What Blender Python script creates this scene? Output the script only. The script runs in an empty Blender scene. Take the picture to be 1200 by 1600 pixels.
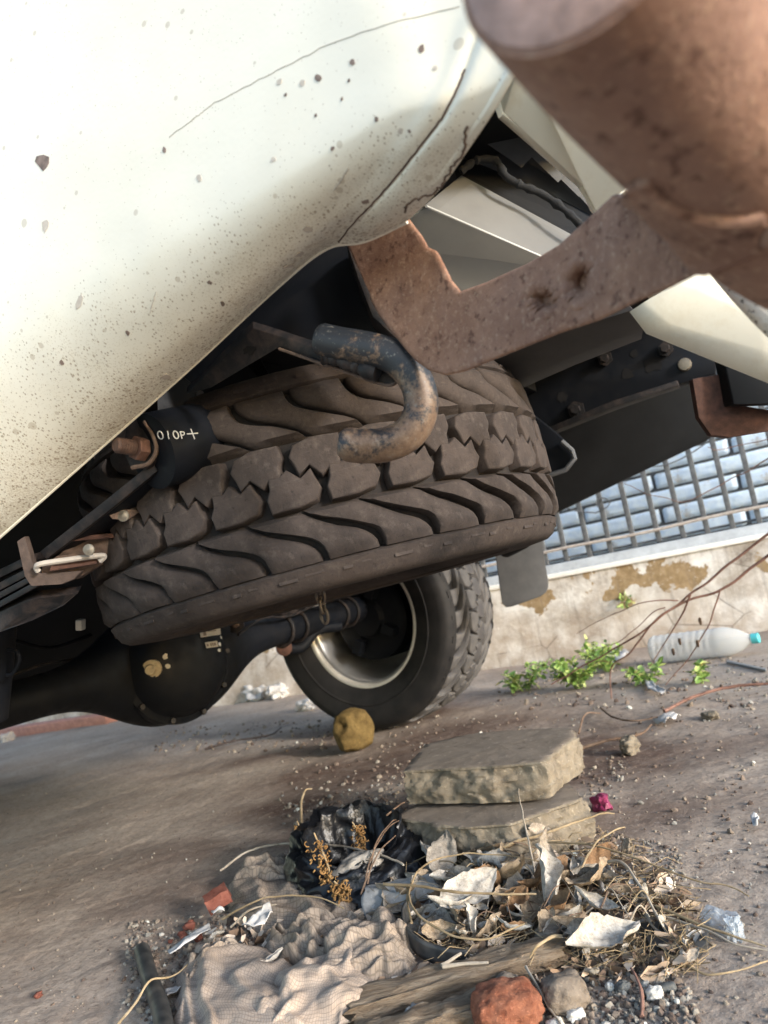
import bpy, bmesh, math, random
import numpy as np
from mathutils import Vector, Matrix, noise
from mathutils.bvhtree import BVHTree

random.seed(7)
RNG = np.random.default_rng(7)
sc = bpy.context.scene
col = sc.collection
rad = math.radians

# ------------------------------------------------------------------ camera
FPX, CAM_H, ROLL, PITCH = 1180.0, 0.5, rad(11.5), rad(5.8)
FW = Vector((0, math.cos(PITCH), math.sin(PITCH)))
_r0 = Vector((1, 0, 0)); _u0 = _r0.cross(FW)
CR = math.cos(ROLL) * _r0 - math.sin(ROLL) * _u0
CU = math.sin(ROLL) * _r0 + math.cos(ROLL) * _u0
EYE = Vector((0, 0, CAM_H))
cam_d = bpy.data.cameras.new('camera'); cam = bpy.data.objects.new('camera', cam_d); col.objects.link(cam)
cam_d.sensor_fit = 'HORIZONTAL'; cam_d.sensor_width = 36.0; cam_d.lens = 36.0 * FPX / 1200.0
cam_d.clip_start = 0.02; cam_d.clip_end = 500
m = Matrix.Identity(4)
for i in range(3):
    m[i][0] = CR[i]; m[i][1] = CU[i]; m[i][2] = -FW[i]; m[i][3] = EYE[i]
cam.matrix_world = m
cam_d.dof.use_dof = True; cam_d.dof.focus_distance = 1.05; cam_d.dof.aperture_fstop = 8.5
sc.camera = cam

# ------------------------------------------------------------------ light
SUN_EL, SUN_AZ = rad(15), rad(134)      # azimuth measured from +Y (view heading) clockwise to the right
world = bpy.data.worlds.new('World'); sc.world = world; world.use_nodes = True
wn = world.node_tree; wn.nodes.clear()
sky = wn.nodes.new('ShaderNodeTexSky'); sky.sky_type = 'NISHITA'; sky.sun_disc = False
sky.sun_elevation = SUN_EL; sky.sun_rotation = SUN_AZ; sky.air_density = 1.0; sky.dust_density = 1.0; sky.ozone_density = 1.0
bgn = wn.nodes.new('ShaderNodeBackground'); bgn.inputs[1].default_value = 0.14
won = wn.nodes.new('ShaderNodeOutputWorld')
wn.links.new(sky.outputs[0], bgn.inputs[0]); wn.links.new(bgn.outputs[0], won.inputs[0])
sun_d = bpy.data.lights.new('sun', 'SUN'); sun = bpy.data.objects.new('sun', sun_d); col.objects.link(sun)
sun_d.energy = 1.2; sun_d.angle = rad(8); sun_d.color = (1.0, 0.975, 0.95)
_sd = Vector((math.sin(SUN_AZ) * math.cos(SUN_EL), math.cos(SUN_AZ) * math.cos(SUN_EL), math.sin(SUN_EL)))
sun.rotation_euler = _sd.to_track_quat('Z', 'Y').to_euler(); sun.location = _sd * 20
sc.view_settings.view_transform = 'Standard'; sc.view_settings.look = 'None'
sc.view_settings.exposure = 2.05; sc.view_settings.gamma = 1.0; sc.view_settings.use_curve_mapping = False
sc.cycles.max_bounces = 8; sc.cycles.diffuse_bounces = 5

# ------------------------------------------------------------------ helpers
def at(x, y, d):
    """the place d metres in along the line of sight through a spot of the 1200 x 1600 survey picture"""
    return EYE + d * (FW + (x - 600) / FPX * CR - (y - 800) / FPX * CU)
def gr(x, y, z=0.0):
    k = FW + (x - 600) / FPX * CR - (y - 800) / FPX * CU
    return EYE + k * ((z - CAM_H) / k.z)
AX_R = Vector((math.sin(rad(27)), math.cos(rad(27)), 0))     # truck: towards its right side
AX_B = Vector((math.cos(rad(27)), -math.sin(rad(27)), 0))    # truck: towards its tail
UP = Vector((0, 0, 1))
def on_s(x, y, s):
    k = FW + (x - 600) / FPX * CR - (y - 800) / FPX * CU
    return EYE + k * ((s - EYE.dot(AX_R)) / k.dot(AX_R))
def sq(s, q, z): return AX_R * s + AX_B * q + UP * z

def vn(x, y, seed=0):
    """smooth value noise on arrays"""
    xi = np.floor(x).astype(np.int64); yi = np.floor(y).astype(np.int64)
    xf = x - xi; yf = y - yi
    def h(a, b):
        n = (a * 374761393 + b * 668265263 + seed * 974634777) & 0x7fffffff
        n = ((n ^ (n >> 13)) * 1274126177) & 0x7fffffff
        return ((n ^ (n >> 16)) & 0xffff) / 65535.0
    u = xf * xf * (3 - 2 * xf); v = yf * yf * (3 - 2 * yf)
    return (h(xi, yi) * (1 - u) + h(xi + 1, yi) * u) * (1 - v) + (h(xi, yi + 1) * (1 - u) + h(xi + 1, yi + 1) * u) * v
def fbm(x, y, o=4, seed=0):
    t = 0; a = 0.5
    for i in range(o):
        t = t + a * vn(x * 2 ** i, y * 2 ** i, seed + i * 7); a *= 0.5
    return t

def ground_h(x, y):
    x = np.asarray(x, float); y = np.asarray(y, float)
    r = 0.022 * (fbm(x * 2.2, y * 2.2, 3, 3) - 0.44)
    r = r + 0.007 * (fbm(x * 9 + y * 3, y * 12, 4, 11) - 0.44)
    r = r + 0.004 * (fbm(x * 45, y * 45, 3, 19) - 0.44)
    near = np.clip((y - 0.2) / 0.6, 0, 1)
    return r * (0.4 + 0.6 * near)
def gz(p): return float(ground_h(p.x, p.y))
def gg(x, y, dz=0.0):
    p = gr(x, y, 0.0); p.z = gz(p) + dz
    return p

class MB:
    def __init__(s): s.bm = bmesh.new()
    def box(s, c, ax, dims):
        a, b, n = [Vector(v).normalized() for v in ax]; vs = []
        for i in (-1, 1):
            for j in (-1, 1):
                for k in (-1, 1):
                    vs.append(s.bm.verts.new(c + a * i * dims[0] / 2 + b * j * dims[1] / 2 + n * k * dims[2] / 2))
        for f in ((0, 1, 3, 2), (4, 6, 7, 5), (0, 4, 5, 1), (2, 3, 7, 6), (0, 2, 6, 4), (1, 5, 7, 3)):
            s.bm.faces.new([vs[i] for i in f])
        return s
    def prism(s, pts, off):
        """closed plate: outline pts, thickness along off"""
        a = [s.bm.verts.new(p) for p in pts]; b = [s.bm.verts.new(p + off) for p in pts]; n = len(pts)
        s.bm.faces.new(a); s.bm.faces.new(b[::-1])
        for i in range(n): s.bm.faces.new((a[i], b[i], b[(i + 1) % n], a[(i + 1) % n]))
        return s
    def tube(s, path, r, seg=12, cap=True, flat=1.0, ref=None):
        n = len(path); rr = [r] * n if not hasattr(r, '__len__') else r; rings = []
        prev = None
        for i, p in enumerate(path):
            t = (path[min(i + 1, n - 1)] - path[max(i - 1, 0)]).normalized()
            if prev is None:
                q = ref or (UP if abs(t.z) < .9 else Vector((1, 0, 0)))
                a = (q - t * q.dot(t)).normalized()
            else:
                a = (prev - t * prev.dot(t)).normalized()
            prev = a; b = t.cross(a)
            rings.append([s.bm.verts.new(p + (a * math.cos(k * 2 * math.pi / seg) * flat + b * math.sin(k * 2 * math.pi / seg)) * rr[i]) for k in range(seg)])
        for i in range(n - 1):
            for k in range(seg):
                s.bm.faces.new((rings[i][k], rings[i][(k + 1) % seg], rings[i + 1][(k + 1) % seg], rings[i + 1][k]))
        if cap: s.bm.faces.new(rings[0][::-1]); s.bm.faces.new(rings[-1])
        return s
    def lathe(s, prof, c, axis, seg=32, ref=None, close=False):
        ax = Vector(axis).normalized(); q = ref or (UP if abs(ax.z) < .9 else Vector((1, 0, 0)))
        a = (q - ax * q.dot(ax)).normalized(); b = ax.cross(a); rings = []
        for (r, h) in prof:
            if r < 1e-6: rings.append([s.bm.verts.new(c + ax * h)])
            else: rings.append([s.bm.verts.new(c + ax * h + (a * math.cos(k * 2 * math.pi / seg) + b * math.sin(k * 2 * math.pi / seg)) * r) for k in range(seg)])
        pairs = list(zip(rings, rings[1:])) + ([(rings[-1], rings[0])] if close else [])
        for A, B in pairs:
            for k in range(seg):
                k2 = (k + 1) % seg
                if len(A) == 1 and len(B) == 1: continue
                if len(A) == 1: s.bm.faces.new((A[0], B[k2], B[k]))
                elif len(B) == 1: s.bm.faces.new((A[k], A[k2], B[0]))
                else: s.bm.faces.new((A[k], A[k2], B[k2], B[k]))
        return s
    def rock(s, c, size, sub=3, rough=.25, freq=1.6, seed=0, rot=None):
        r = bmesh.ops.create_icosphere(s.bm, subdivisions=sub, radius=1.0)
        o = Vector((seed * 3.7, seed * 1.3, seed * 7.1))
        rot = rot or Matrix.Rotation(seed * 1.7, 3, 'Z')
        for v in r['verts']:
            d = v.co.copy(); k = 1 + rough * (noise.noise(d * freq + o) + .5 * noise.noise(d * freq * 2.3 + o) + .28 * noise.noise(d * freq * 6 + o))
            cl = max(abs(d.x), abs(d.y), abs(d.z)); k *= (1 - .35) + .35 / cl * .8
            v.co = c + rot @ Vector((d.x * size[0] * k, d.y * size[1] * k, d.z * size[2] * k))
        return s
    def grid(s, P3, uv=None, closed=False):
        nu = len(P3); nv = len(P3[0])
        V = [[s.bm.verts.new(p) for p in row] for row in P3]
        lay = s.bm.loops.layers.uv.verify() if uv else None
        for i in range(nu - 1):
            for j in range(nv - 1):
                f = s.bm.faces.new((V[i][j], V[i + 1][j], V[i + 1][j + 1], V[i][j + 1]))
                if uv:
                    for l, (a, b) in zip(f.loops, ((i, j), (i + 1, j), (i + 1, j + 1), (i, j + 1))): l[lay].uv = uv[a][b]
        return s
    def build(s, name, mat, parent=None, smooth=True, bevel=0.0, solid=0.0, angle=40, weld=False):
        if weld: bmesh.ops.remove_doubles(s.bm, verts=s.bm.verts, dist=1e-5)
        if bevel > 0:
            bmesh.ops.recalc_face_normals(s.bm, faces=s.bm.faces)
            es = [e for e in s.bm.edges if len(e.link_faces) == 2 and e.calc_face_angle(0) > rad(35)]
            bmesh.ops.bevel(s.bm, geom=es, offset=bevel, segments=2, profile=.6, affect='EDGES', clamp_overlap=True)
        if not solid: bmesh.ops.recalc_face_normals(s.bm, faces=s.bm.faces)
        me = bpy.data.meshes.new(name)
        if smooth:
            for f in s.bm.faces: f.smooth = True
            for e in s.bm.edges:
                if len(e.link_faces) == 2 and e.calc_face_angle(0) > rad(angle): e.smooth = False
        s.bm.to_mesh(me); s.bm.free()
        o = bpy.data.objects.new(name, me); col.objects.link(o)
        if mat: me.materials.append(mat)
        if parent: adopt(o, parent)
        if solid:
            md = o.modifiers.new('thick', 'SOLIDIFY'); md.thickness = solid; md.offset = 0
        return o
PLOC = {}
def adopt(o, parent):
    o.parent = parent
    w = PLOC.get(parent.name, Matrix.Identity(4))
    o.matrix_parent_inverse = w.inverted()
    PLOC[o.name] = Matrix.Identity(4)
def thing(name, label, cat, loc, group=None):
    o = bpy.data.objects.new(name, None); col.objects.link(o); o.location = loc; o.empty_display_size = .1
    PLOC[o.name] = Matrix.Translation(loc)
    return tag(o, label, cat, group)
def tag(o, label=None, cat=None, group=None, kind=None):
    if label: o['label'] = label
    if cat: o['category'] = cat
    if group: o['group'] = group
    if kind: o['kind'] = kind
    return o
def spline(pts, n=8):
    """Catmull-Rom through points"""
    out = []; P_ = [pts[0] + (pts[0] - pts[1])] + list(pts) + [pts[-1] + (pts[-1] - pts[-2])]
    for i in range(1, len(P_) - 2):
        a, b, c, d = P_[i - 1:i + 3]
        for k in range(n):
            t = k / n
            out.append(.5 * ((2 * b) + (c - a) * t + (2 * a - 5 * b + 4 * c - d) * t * t + (3 * b - a - 3 * c + d) * t ** 3))
    out.append(pts[-1]); return out

# ------------------------------------------------------------------ materials
class M:
    def __init__(s, name, rough=.6, metal=0.0, spec=.5):
        s.m = bpy.data.materials.new(name); s.m.use_nodes = True
        s.t = s.m.node_tree; s.b = s.t.nodes['Principled BSDF']
        s.b.inputs['Roughness'].default_value = rough; s.b.inputs['Metallic'].default_value = metal
        s.b.inputs['Specular IOR Level'].default_value = spec
        s.co = s.n('ShaderNodeTexCoord'); s.bump_in = None
    def n(s, k): return s.t.nodes.new(k)
    def l(s, a, b): s.t.links.new(a, b)
    def vec(s, scale=(1, 1, 1), uv=False):
        mp = s.n('ShaderNodeMapping'); mp.inputs['Scale'].default_value = scale
        s.l(s.co.outputs['UV' if uv else 'Object'], mp.inputs[0]); return mp.outputs[0]
    def noise(s, scale, detail=5, rough=.55, stretch=(1, 1, 1), uv=False, dist=0.0):
        x = s.n('ShaderNodeTexNoise'); x.inputs['Scale'].default_value = scale; x.inputs['Detail'].default_value = detail
        x.inputs['Roughness'].default_value = rough; x.inputs['Distortion'].default_value = dist
        s.l(s.vec(stretch, uv), x.inputs['Vector']); return x.outputs['Fac']
    def voro(s, scale, feat='F1', stretch=(1, 1, 1), out='Distance', rnd=1.0):
        x = s.n('ShaderNodeTexVoronoi'); x.feature = feat; x.inputs['Scale'].default_value = scale; x.inputs['Randomness'].default_value = rnd
        s.l(s.vec(stretch), x.inputs['Vector']); return x.outputs[out]
    def ramp(s, fac, stops, interp='LINEAR'):
        r = s.n('ShaderNodeValToRGB'); r.color_ramp.interpolation = interp; e = r.color_ramp.elements
        while len(e) < len(stops): e.new(.5)
        for el, (p, c) in zip(e, stops):
            el.position = p; el.color = (c, c, c, 1) if not hasattr(c, '__len__') else (*c, 1)
        s.l(fac, r.inputs[0]); return r.outputs[0]
    def mix(s, fac, a, b):
        x = s.n('ShaderNodeMix'); x.data_type = 'RGBA'
        for sock, v in ((x.inputs[0], fac), (x.inputs[6], a), (x.inputs[7], b)):
            if hasattr(v, 'is_output'): s.l(v, sock)
            elif hasattr(v, '__len__'): sock.default_value = (*v, 1)
            else: sock.default_value = v
        return x.outputs[2]
    def math(s, op, a, b=0.0):
        x = s.n('ShaderNodeMath'); x.operation = op
        for sock, v in ((x.inputs[0], a), (x.inputs[1], b)):
            if hasattr(v, 'is_output'): s.l(v, sock)
            else: sock.default_value = v
        return x.outputs[0]
    def color(s, c):
        if hasattr(c, 'is_output'): s.l(c, s.b.inputs['Base Color'])
        else: s.b.inputs['Base Color'].default_value = (*c, 1)
        return s
    def rough(s, r): s.l(r, s.b.inputs['Roughness']); return s
    def bump(s, h, strength=.5, dist=.002):
        x = s.n('ShaderNodeBump'); x.inputs['Strength'].default_value = strength; x.inputs['Distance'].default_value = dist
        s.l(h, x.inputs['Height'])
        if s.bump_in: s.l(s.bump_in, x.inputs['Normal'])
        s.bump_in = x.outputs[0]; s.l(s.bump_in, s.b.inputs['Normal']); return s

def simple(name, c, rough=.7, metal=0.0, var=.3, scale=30, bump=0.0, spec=.4):
    a = M(name, rough, metal, spec)
    lo = tuple(v * (1 - var) for v in c); hi = tuple(min(1, v * (1 + var)) for v in c)
    a.color(a.ramp(a.noise(scale, 6, .65), ((.3, lo), (.7, hi))))
    if bump: a.bump(a.noise(scale * 4, 5, .7), bump, .002)
    return a.m

# cream paint with stone-chip specks and splashed dirt near the lower edge (v = 0 at the edge)
a = M('cream_paint', .38, 0, .5)
base = a.ramp(a.noise(6, 3), ((.35, (.61, .59, .505)), (.7, (.67, .65, .565))))
sep = a.n('ShaderNodeSeparateXYZ'); a.l(a.co.outputs['UV'], sep.inputs[0])
edge = a.ramp(sep.outputs[1], ((0.0, 1.0), (.12, .62), (.45, .3), (.7, .05)))
sp1 = a.voro(230, stretch=(1, 1, .7)); thr = a.math('MULTIPLY', a.noise(30, 3), a.math('ADD', a.math('MULTIPLY', edge, .55), .16))
specks = a.math('LESS_THAN', sp1, thr)
sp2 = a.voro(42); thr2 = a.math('MULTIPLY', a.math('SUBTRACT', a.noise(17, 3), .30), .50)
specks2 = a.math('LESS_THAN', sp2, thr2)
sp3 = a.voro(480, stretch=(1, 1, .6)); thr3 = a.math('MULTIPLY', a.math('MULTIPLY', a.noise(14, 4), edge), 1.15)
specks3 = a.math('LESS_THAN', sp3, thr3)
dirt = a.math('MULTIPLY', a.ramp(a.noise(28, 6, .7), ((.45, 0.0), (.75, 1.0))), edge)
c = a.mix(a.math('MULTIPLY', dirt, .28), base, (.52, .46, .33))
c = a.mix(a.math('MULTIPLY', specks3, .42), c, (.36, .30, .21)); c = a.mix(a.math('MULTIPLY', specks, .75), c, (.25, .20, .14)); c = a.mix(a.math('MULTIPLY', specks2, .55), c, (.34, .29, .22))
a.color(c); a.bump(a.noise(190, 2, .4), .07, .002); a.bump(a.noise(26, 3, .5), .06, .003); a.bump(specks, -.25, .0006); a.bump(specks2, -.25, .0006)
CREAM = a.m
a = M('cream_paint_plain', .42); c = a.mix(a.ramp(a.noise(18, 6, .7), ((.5, 0.0), (.75, .55))), (.73, .69, .57), (.55, .46, .31)); a.color(c); a.bump(a.noise(60, 3), .08, .002); CREAM2 = a.m
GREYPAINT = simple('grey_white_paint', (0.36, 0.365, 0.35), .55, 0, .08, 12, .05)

a = M('rusty_steel', .88, 0, .15)
f = a.noise(20, 9, .75); f2 = a.noise(210, 4, .7); f3 = a.noise(6, 5, .6)
c = a.ramp(f, ((.26, (0.0936, 0.0465, 0.029)), (.42, (0.182, 0.0955, 0.062)), (.58, (0.259, 0.145, 0.095)), (.78, (0.352, 0.226, 0.158))))
c = a.mix(a.ramp(f3, ((.40, 0.0), (.64, .6))), c, (0.225, 0.145, 0.119))
c = a.mix(a.ramp(f2, ((.54, 0.0), (.72, .6))), c, (0.397, 0.276, 0.198)); c = a.mix(a.ramp(a.noise(110, 4, .65), ((.56, 0.0), (.68, .75))), c, (0.066, 0.0319, 0.0238))
v = a.voro(90); c = a.mix(a.math('MULTIPLY', a.math('LESS_THAN', v, a.math('MULTIPLY', a.noise(12, 3), .27)), .5), c, (0.307, 0.213, 0.156))
a.color(c); a.bump(f2, .6, .0014); a.bump(a.noise(70, 6, .75), .45, .002); a.bump(a.ramp(a.noise(34, 5, .7), ((.5, 0.0), (.55, 1.0))), .3, .0007); RUST = a.m
RUSTCAP = simple('pale_rusty_end', (.34, .225, .19), .85, 0, .45, 60, .6)
RUSTDARK = simple('dark_rust', (0.06, 0.027, 0.018), .85, 0, .45, 60, .3)
RUSTPALE = simple('pale_rust', (0.104, 0.0694, 0.0518), .85, 0, .5, 70, .35)

a = M('black_chassis_paint', .55, 0, .13)
d = a.ramp(a.noise(14, 7, .7), ((.50, 0.0), (.78, .5)))
a.color(a.mix(d, (.0040, .0050, .0075), (.015, .014, .014))); a.rough(a.ramp(a.noise(30, 4), ((.3, .42), (.7, .72)))); a.bump(a.noise(120, 4), .15, .001)
BLACK = a.m
a = M('dusty_black_steel', .6, 0, .35)
d = a.ramp(a.noise(35, 8, .75), ((.45, 0.0), (.62, .8)))
a.color(a.mix(d, (0.00403, 0.00403, 0.00527), (0.0353, 0.0252, 0.0219))); a.bump(a.noise(150, 4), .25, .001); DUSTBLACK = a.m
a = M('hook_paint', .5, 0, .45)
p = a.noise(24, 9, .72, dist=.6); q = a.noise(150, 5, .75)
zs = a.n('ShaderNodeSeparateXYZ'); a.l(a.co.outputs['Object'], zs.inputs[0])
r1 = a.ramp(a.math('ADD', a.math('ADD', a.math('MULTIPLY', p, .75), a.math('MULTIPLY', q, .3)), a.math('SUBTRACT', a.math('MULTIPLY', zs.outputs[2], -1.5), -1.03)), ((.495, 0.0), (.575, .9)))
c = a.mix(r1, (0.011, 0.0132, 0.0169), a.ramp(q, ((.3, (0.088, 0.048, 0.0292)), (.55, (0.16, 0.102, 0.0618)), (.75, (0.198, 0.162, 0.13)))))
c = a.mix(a.ramp(a.noise(240, 3, .6), ((.62, 0.0), (.7, .5))), c, (0.182, 0.174, 0.156))
a.color(c); a.bump(q, .4, .001); HOOK = a.m

a = M('dusty_tyre_rubber', .88, 0, .2)
d = a.ramp(a.noise(9, 8, .68), ((.34, 0.0), (.62, 1.0)))
c = a.mix(d, (0.0188, 0.0156, 0.0145), (0.0565, 0.044, 0.0381))
c = a.mix(a.ramp(a.noise(60, 6, .72), ((.54, 0.0), (.70, .6))), c, (0.0898, 0.0728, 0.0623))
c = a.mix(a.ramp(a.noise(170, 4, .7), ((.58, 0.0), (.70, .6))), c, (0.0145, 0.0127, 0.0121))
c = a.mix(a.ramp(a.noise(15, 9, .8, (1, 1, 5)), ((.60, 0.0), (.68, .6))), c, (0.102, 0.0846, 0.0735))
a.color(c); a.bump(a.noise(160, 6, .75), .5, .0016); a.bump(a.noise(32, 5, .7), .4, .003); TYRE = a.m
a = M('black_tyre_rubber', .75, 0, .3); a.color(a.ramp(a.noise(18, 6), ((.35, (.006, .006, .007)), (.7, (.016, .015, .015))))); a.bump(a.noise(140, 4), .2, .001); TYREB = a.m
a = M('black_lug_rubber', .75, 0, .3); a.color(a.ramp(a.noise(18, 6), ((.35, (.05, .048, .05)), (.7, (.095, .09, .086))))); a.bump(a.noise(140, 4), .25, .001); LUGB = a.m
ALLOY = simple('alloy_rim', (.52, .52, .52), .32, .85, .12, 20)
RIMLIP = simple('rim_lip', (.50, .48, .44), .4, .5, .15, 20)
PLASTIC = simple('grey_plastic', (.085, .086, .09), .55, 0, .15, 25, .08)
DARKPANEL = simple('undercoat', (.0085, .009, .010), .62, 0, .3, 9, .15, .2)
BOLT = simple('zinc_bolt', (0.21, 0.186, 0.15), .5, .6, .3, 60)
BRASS = simple('brass_plug', (0.35, 0.28, 0.168), .55, .3, .3, 90)
WHITEMARK = simple('white_marker_paint', (0.504, 0.504, 0.49), .6, 0, .1, 60)
STICKER = simple('paper_sticker', (0.372, 0.354, 0.318), .7, 0, .12, 60)
INK = simple('sticker_ink', (.12, .10, .09), .7, 0, .2, 60)
CHIP = simple('paint_chip_steel', (.16, .12, .10), .7, 0, .5, 80)
CHIPG = simple('paint_chip_primer', (.42, .38, .33), .7, 0, .2, 80)

# ground
a = M('dirt', .95, 0, .12)
at_ = a.n('ShaderNodeAttribute'); at_.attribute_name = 'dark_ground'; dark_ground = at_.outputs['Fac']
f = a.noise(3.4, 8, .65); f2 = a.noise(30, 7, .72); f3 = a.noise(1.3, 4, .6, dist=.5)
c = a.ramp(f, ((.30, (0.206, 0.157, 0.123)), (.48, (0.312, 0.249, 0.199)), (.66, (0.433, 0.359, 0.292))))
c = a.mix(a.ramp(f3, ((.42, 0.0), (.60, .6))), c, (0.412, 0.344, 0.279))
c = a.mix(a.math('MULTIPLY', dark_ground, a.ramp(a.noise(11, 7, .7), ((.25, .55), (.55, 1.0)))), c, a.ramp(f2, ((.3, (0.0691, 0.0423, 0.0327)), (.7, (0.165, 0.108, 0.083)))))
c = a.mix(a.ramp(f2, ((.52, 0.0), (.70, .45))), c, (0.139, 0.0989, 0.0754))
c = a.mix(a.ramp(a.noise(260, 3, .6), ((.60, 0.0), (.72, .5))), c, (0.532, 0.462, 0.378))
c = a.mix(a.ramp(a.noise(120, 4, .6), ((.60, 0.0), (.70, .5))), c, (0.12, 0.0873, 0.0678))
c = a.mix(a.ramp(a.noise(75, 7, .75), ((.46, 0.0), (.66, .55))), c, (0.122, 0.0894, 0.0704)); c = a.mix(a.ramp(a.noise(48, 7, .75), ((.54, 0.0), (.68, .5))), c, (0.383, 0.325, 0.275))
a.color(c); a.bump(a.noise(20, 7, .7), .4, .010); a.bump(a.noise(90, 5, .7), .5, .004); a.bump(a.noise(260, 4, .7), .5, .002); DIRT = a.m
a = M('gravel_bits', .9, 0, .2); oi = a.n('ShaderNodeNewGeometry')
c = a.ramp(oi.outputs['Random Per Island'], ((0, (0.0665, 0.0472, 0.0386)), (.35, (0.147, 0.11, 0.0861)), (.62, (0.206, 0.171, 0.133)), (.82, (0.265, 0.235, 0.194)), (.93, (0.119, 0.118, 0.111)), (.985, (0.36, 0.339, 0.297)), (1, (0.559, 0.575, 0.519)))); a.color(c); a.bump(a.noise(160, 4), .3, .001); GRAVEL = a.m
def stone(name, c1, c2, sc_=40, bump=.5, rough=.9):
    a = M(name, rough, 0, .2); f = a.noise(sc_, 7, .7)
    c = a.ramp(f, ((.32, c1), (.66, c2))); c = a.mix(a.ramp(a.noise(sc_ * 6, 3, .6), ((.58, 0.0), (.72, .6))), c, tuple(min(1, v * 1.7) for v in c2))
    c = a.mix(a.ramp(a.noise(sc_ * 3, 3, .6), ((.60, 0.0), (.7, .6))), c, tuple(v * .35 for v in c1))
    a.color(c); a.bump(a.noise(sc_ * 1.5, 7, .75), bump, .006); a.bump(a.noise(sc_ * 8, 4, .7), bump * .6, .002); return a.m
CONC = stone('broken_concrete', (0.113, 0.0929, 0.0689), (0.222, 0.189, 0.141), 22, .6)
CONCTOP = stone('dusty_concrete', (0.134, 0.109, 0.0856), (0.201, 0.166, 0.132), 16, .35)
REDSTONE = stone('red_porous_stone', (0.15, 0.045, 0.024), (0.312, 0.132, 0.078), 50, .9)
GREYSTONE = stone('grey_stone', (0.156, 0.15, 0.144), (0.276, 0.264, 0.246), 40, .5)
BUFFSTONE = stone('buff_concrete', (0.144, 0.114, 0.087), (0.252, 0.207, 0.162), 60, .8)
DARKSTONE = stone('dark_pebble', (0.054, 0.057, 0.057), (0.102, 0.105, 0.102), 60, .3, .6)
WHITESTONE = stone('white_stone', (0.435, 0.413, 0.367), (0.585, 0.562, 0.51), 60, .2)
BRICKRED = stone('brick_red', (0.124, 0.0372, 0.0248), (0.181, 0.0693, 0.0495), 60, .4)
FOAM = stone('yellow_foam', (0.0638, 0.0405, 0.013), (0.145, 0.099, 0.0364), 30, .5)
LIGHTGREY = stone('pale_grey_cement', (0.228, 0.222, 0.21), (0.348, 0.342, 0.324), 40, .4)

def leafmat(name, cA, cB, veins=True):
    a = M(name, .8, 0, .2); f = a.noise(40, 6, .7)
    c = a.ramp(f, ((.3, cA), (.7, cB))); c = a.mix(a.ramp(a.noise(9, 5, .7), ((.40, 0.0), (.66, .75))), c, tuple(v * .55 for v in cA)); c = a.mix(a.ramp(a.noise(22, 4, .7), ((.56, 0.0), (.68, .7))), c, tuple(v * .35 for v in cA))
    a.color(c); a.bump(a.noise(130, 4), .35, .0015)
    return a.m
LEAFS = [leafmat('dry_leaf_grey', (0.239, 0.194, 0.149), (0.428, 0.379, 0.312)), leafmat('dry_leaf_tan', (0.222, 0.154, 0.095), (0.428, 0.343, 0.244)), leafmat('dry_leaf_pale', (0.36, 0.317, 0.263), (0.564, 0.528, 0.47)), leafmat('dry_leaf_brown', (0.145, 0.0836, 0.0452), (0.29, 0.176, 0.095))]
STRAW = leafmat('straw', (0.242, 0.173, 0.0918), (0.38, 0.3, 0.196)); STRAWPALE = leafmat('pale_straw', (0.3, 0.247, 0.184), (0.426, 0.38, 0.318)); STRAWDARK = leafmat('brown_straw', (0.115, 0.072, 0.049), (0.218, 0.15, 0.104))
SEED = leafmat('dry_seed_head', (0.18, 0.09, 0.03), (0.312, 0.192, 0.078))
TWIG = leafmat('reddish_twig', (0.135, 0.0697, 0.0528), (0.243, 0.139, 0.106))
a = M('weed_green', .55, 0, .3); g_ = a.n('ShaderNodeNewGeometry'); a.color(a.ramp(g_.outputs['Random Per Island'], ((0, (.10, .19, .04)), (.4, (.22, .34, .08)), (.75, (.34, .42, .14)), (.9, (.42, .38, .16)), (1, (.07, .14, .07)))))
a.b.inputs['Transmission Weight'].default_value = 0.0; WEED = a.m
WOOD = None
a = M('weathered_wood', .85, 0, .2); f = a.noise(16, 9, .7, (1, 9, 9)); c = a.ramp(f, ((.3, (0.109, 0.0739, 0.0494)), (.5, (0.228, 0.17, 0.117)), (.72, (0.328, 0.27, 0.203)))); a.color(a.mix(a.ramp(a.noise(9, 5), ((.5, 0.0), (.7, .5))), c, (0.168, 0.131, 0.0989))); a.bump(f, 1.0, .010); a.bump(a.noise(30, 6, .7, (1, 12, 12)), .8, .004); WOOD = a.m
# netted cloth: fine weave lines follow the sheet (UV)
def cloth_mat(name, c1, c2, lines):
    a = M(name, .9, 0, .15); s_ = a.n('ShaderNodeSeparateXYZ'); a.l(a.co.outputs['UV'], s_.inputs[0])
    wob = a.math('MULTIPLY', a.math('SUBTRACT', a.noise(7, 3, .5, uv=True), .5), .05)
    def ln(o): return a.math('LESS_THAN', a.math('ABSOLUTE', a.math('SUBTRACT', a.math('FRACT', a.math('MULTIPLY', a.math('ADD', o, wob), lines)), .5)), .085)
    g = a.math('MAXIMUM', ln(s_.outputs[0]), ln(s_.outputs[1]))
    base = a.ramp(a.noise(14, 6, .65), ((.3, c1), (.7, c2)))
    base = a.mix(a.ramp(a.noise(5, 6, .7), ((.46, 0.0), (.66, .7))), base, tuple(v * .5 for v in c1))
    a.color(a.mix(a.math('MULTIPLY', g, .46), base, tuple(v * .33 for v in c1))); a.bump(g, .5, .0015); a.bump(a.noise(60, 4), .3, .002); a.bump(a.noise(9, 5, .6, (1, 2.5, 1), True, 1.2), .22, .010); return a.m
CLOTH = cloth_mat('netted_beige_cloth', (0.33, 0.256, 0.199), (0.443, 0.361, 0.294), 58)
CLOTH2 = cloth_mat('netted_grey_cloth', (0.203, 0.162, 0.125), (0.338, 0.275, 0.223), 44)
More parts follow.
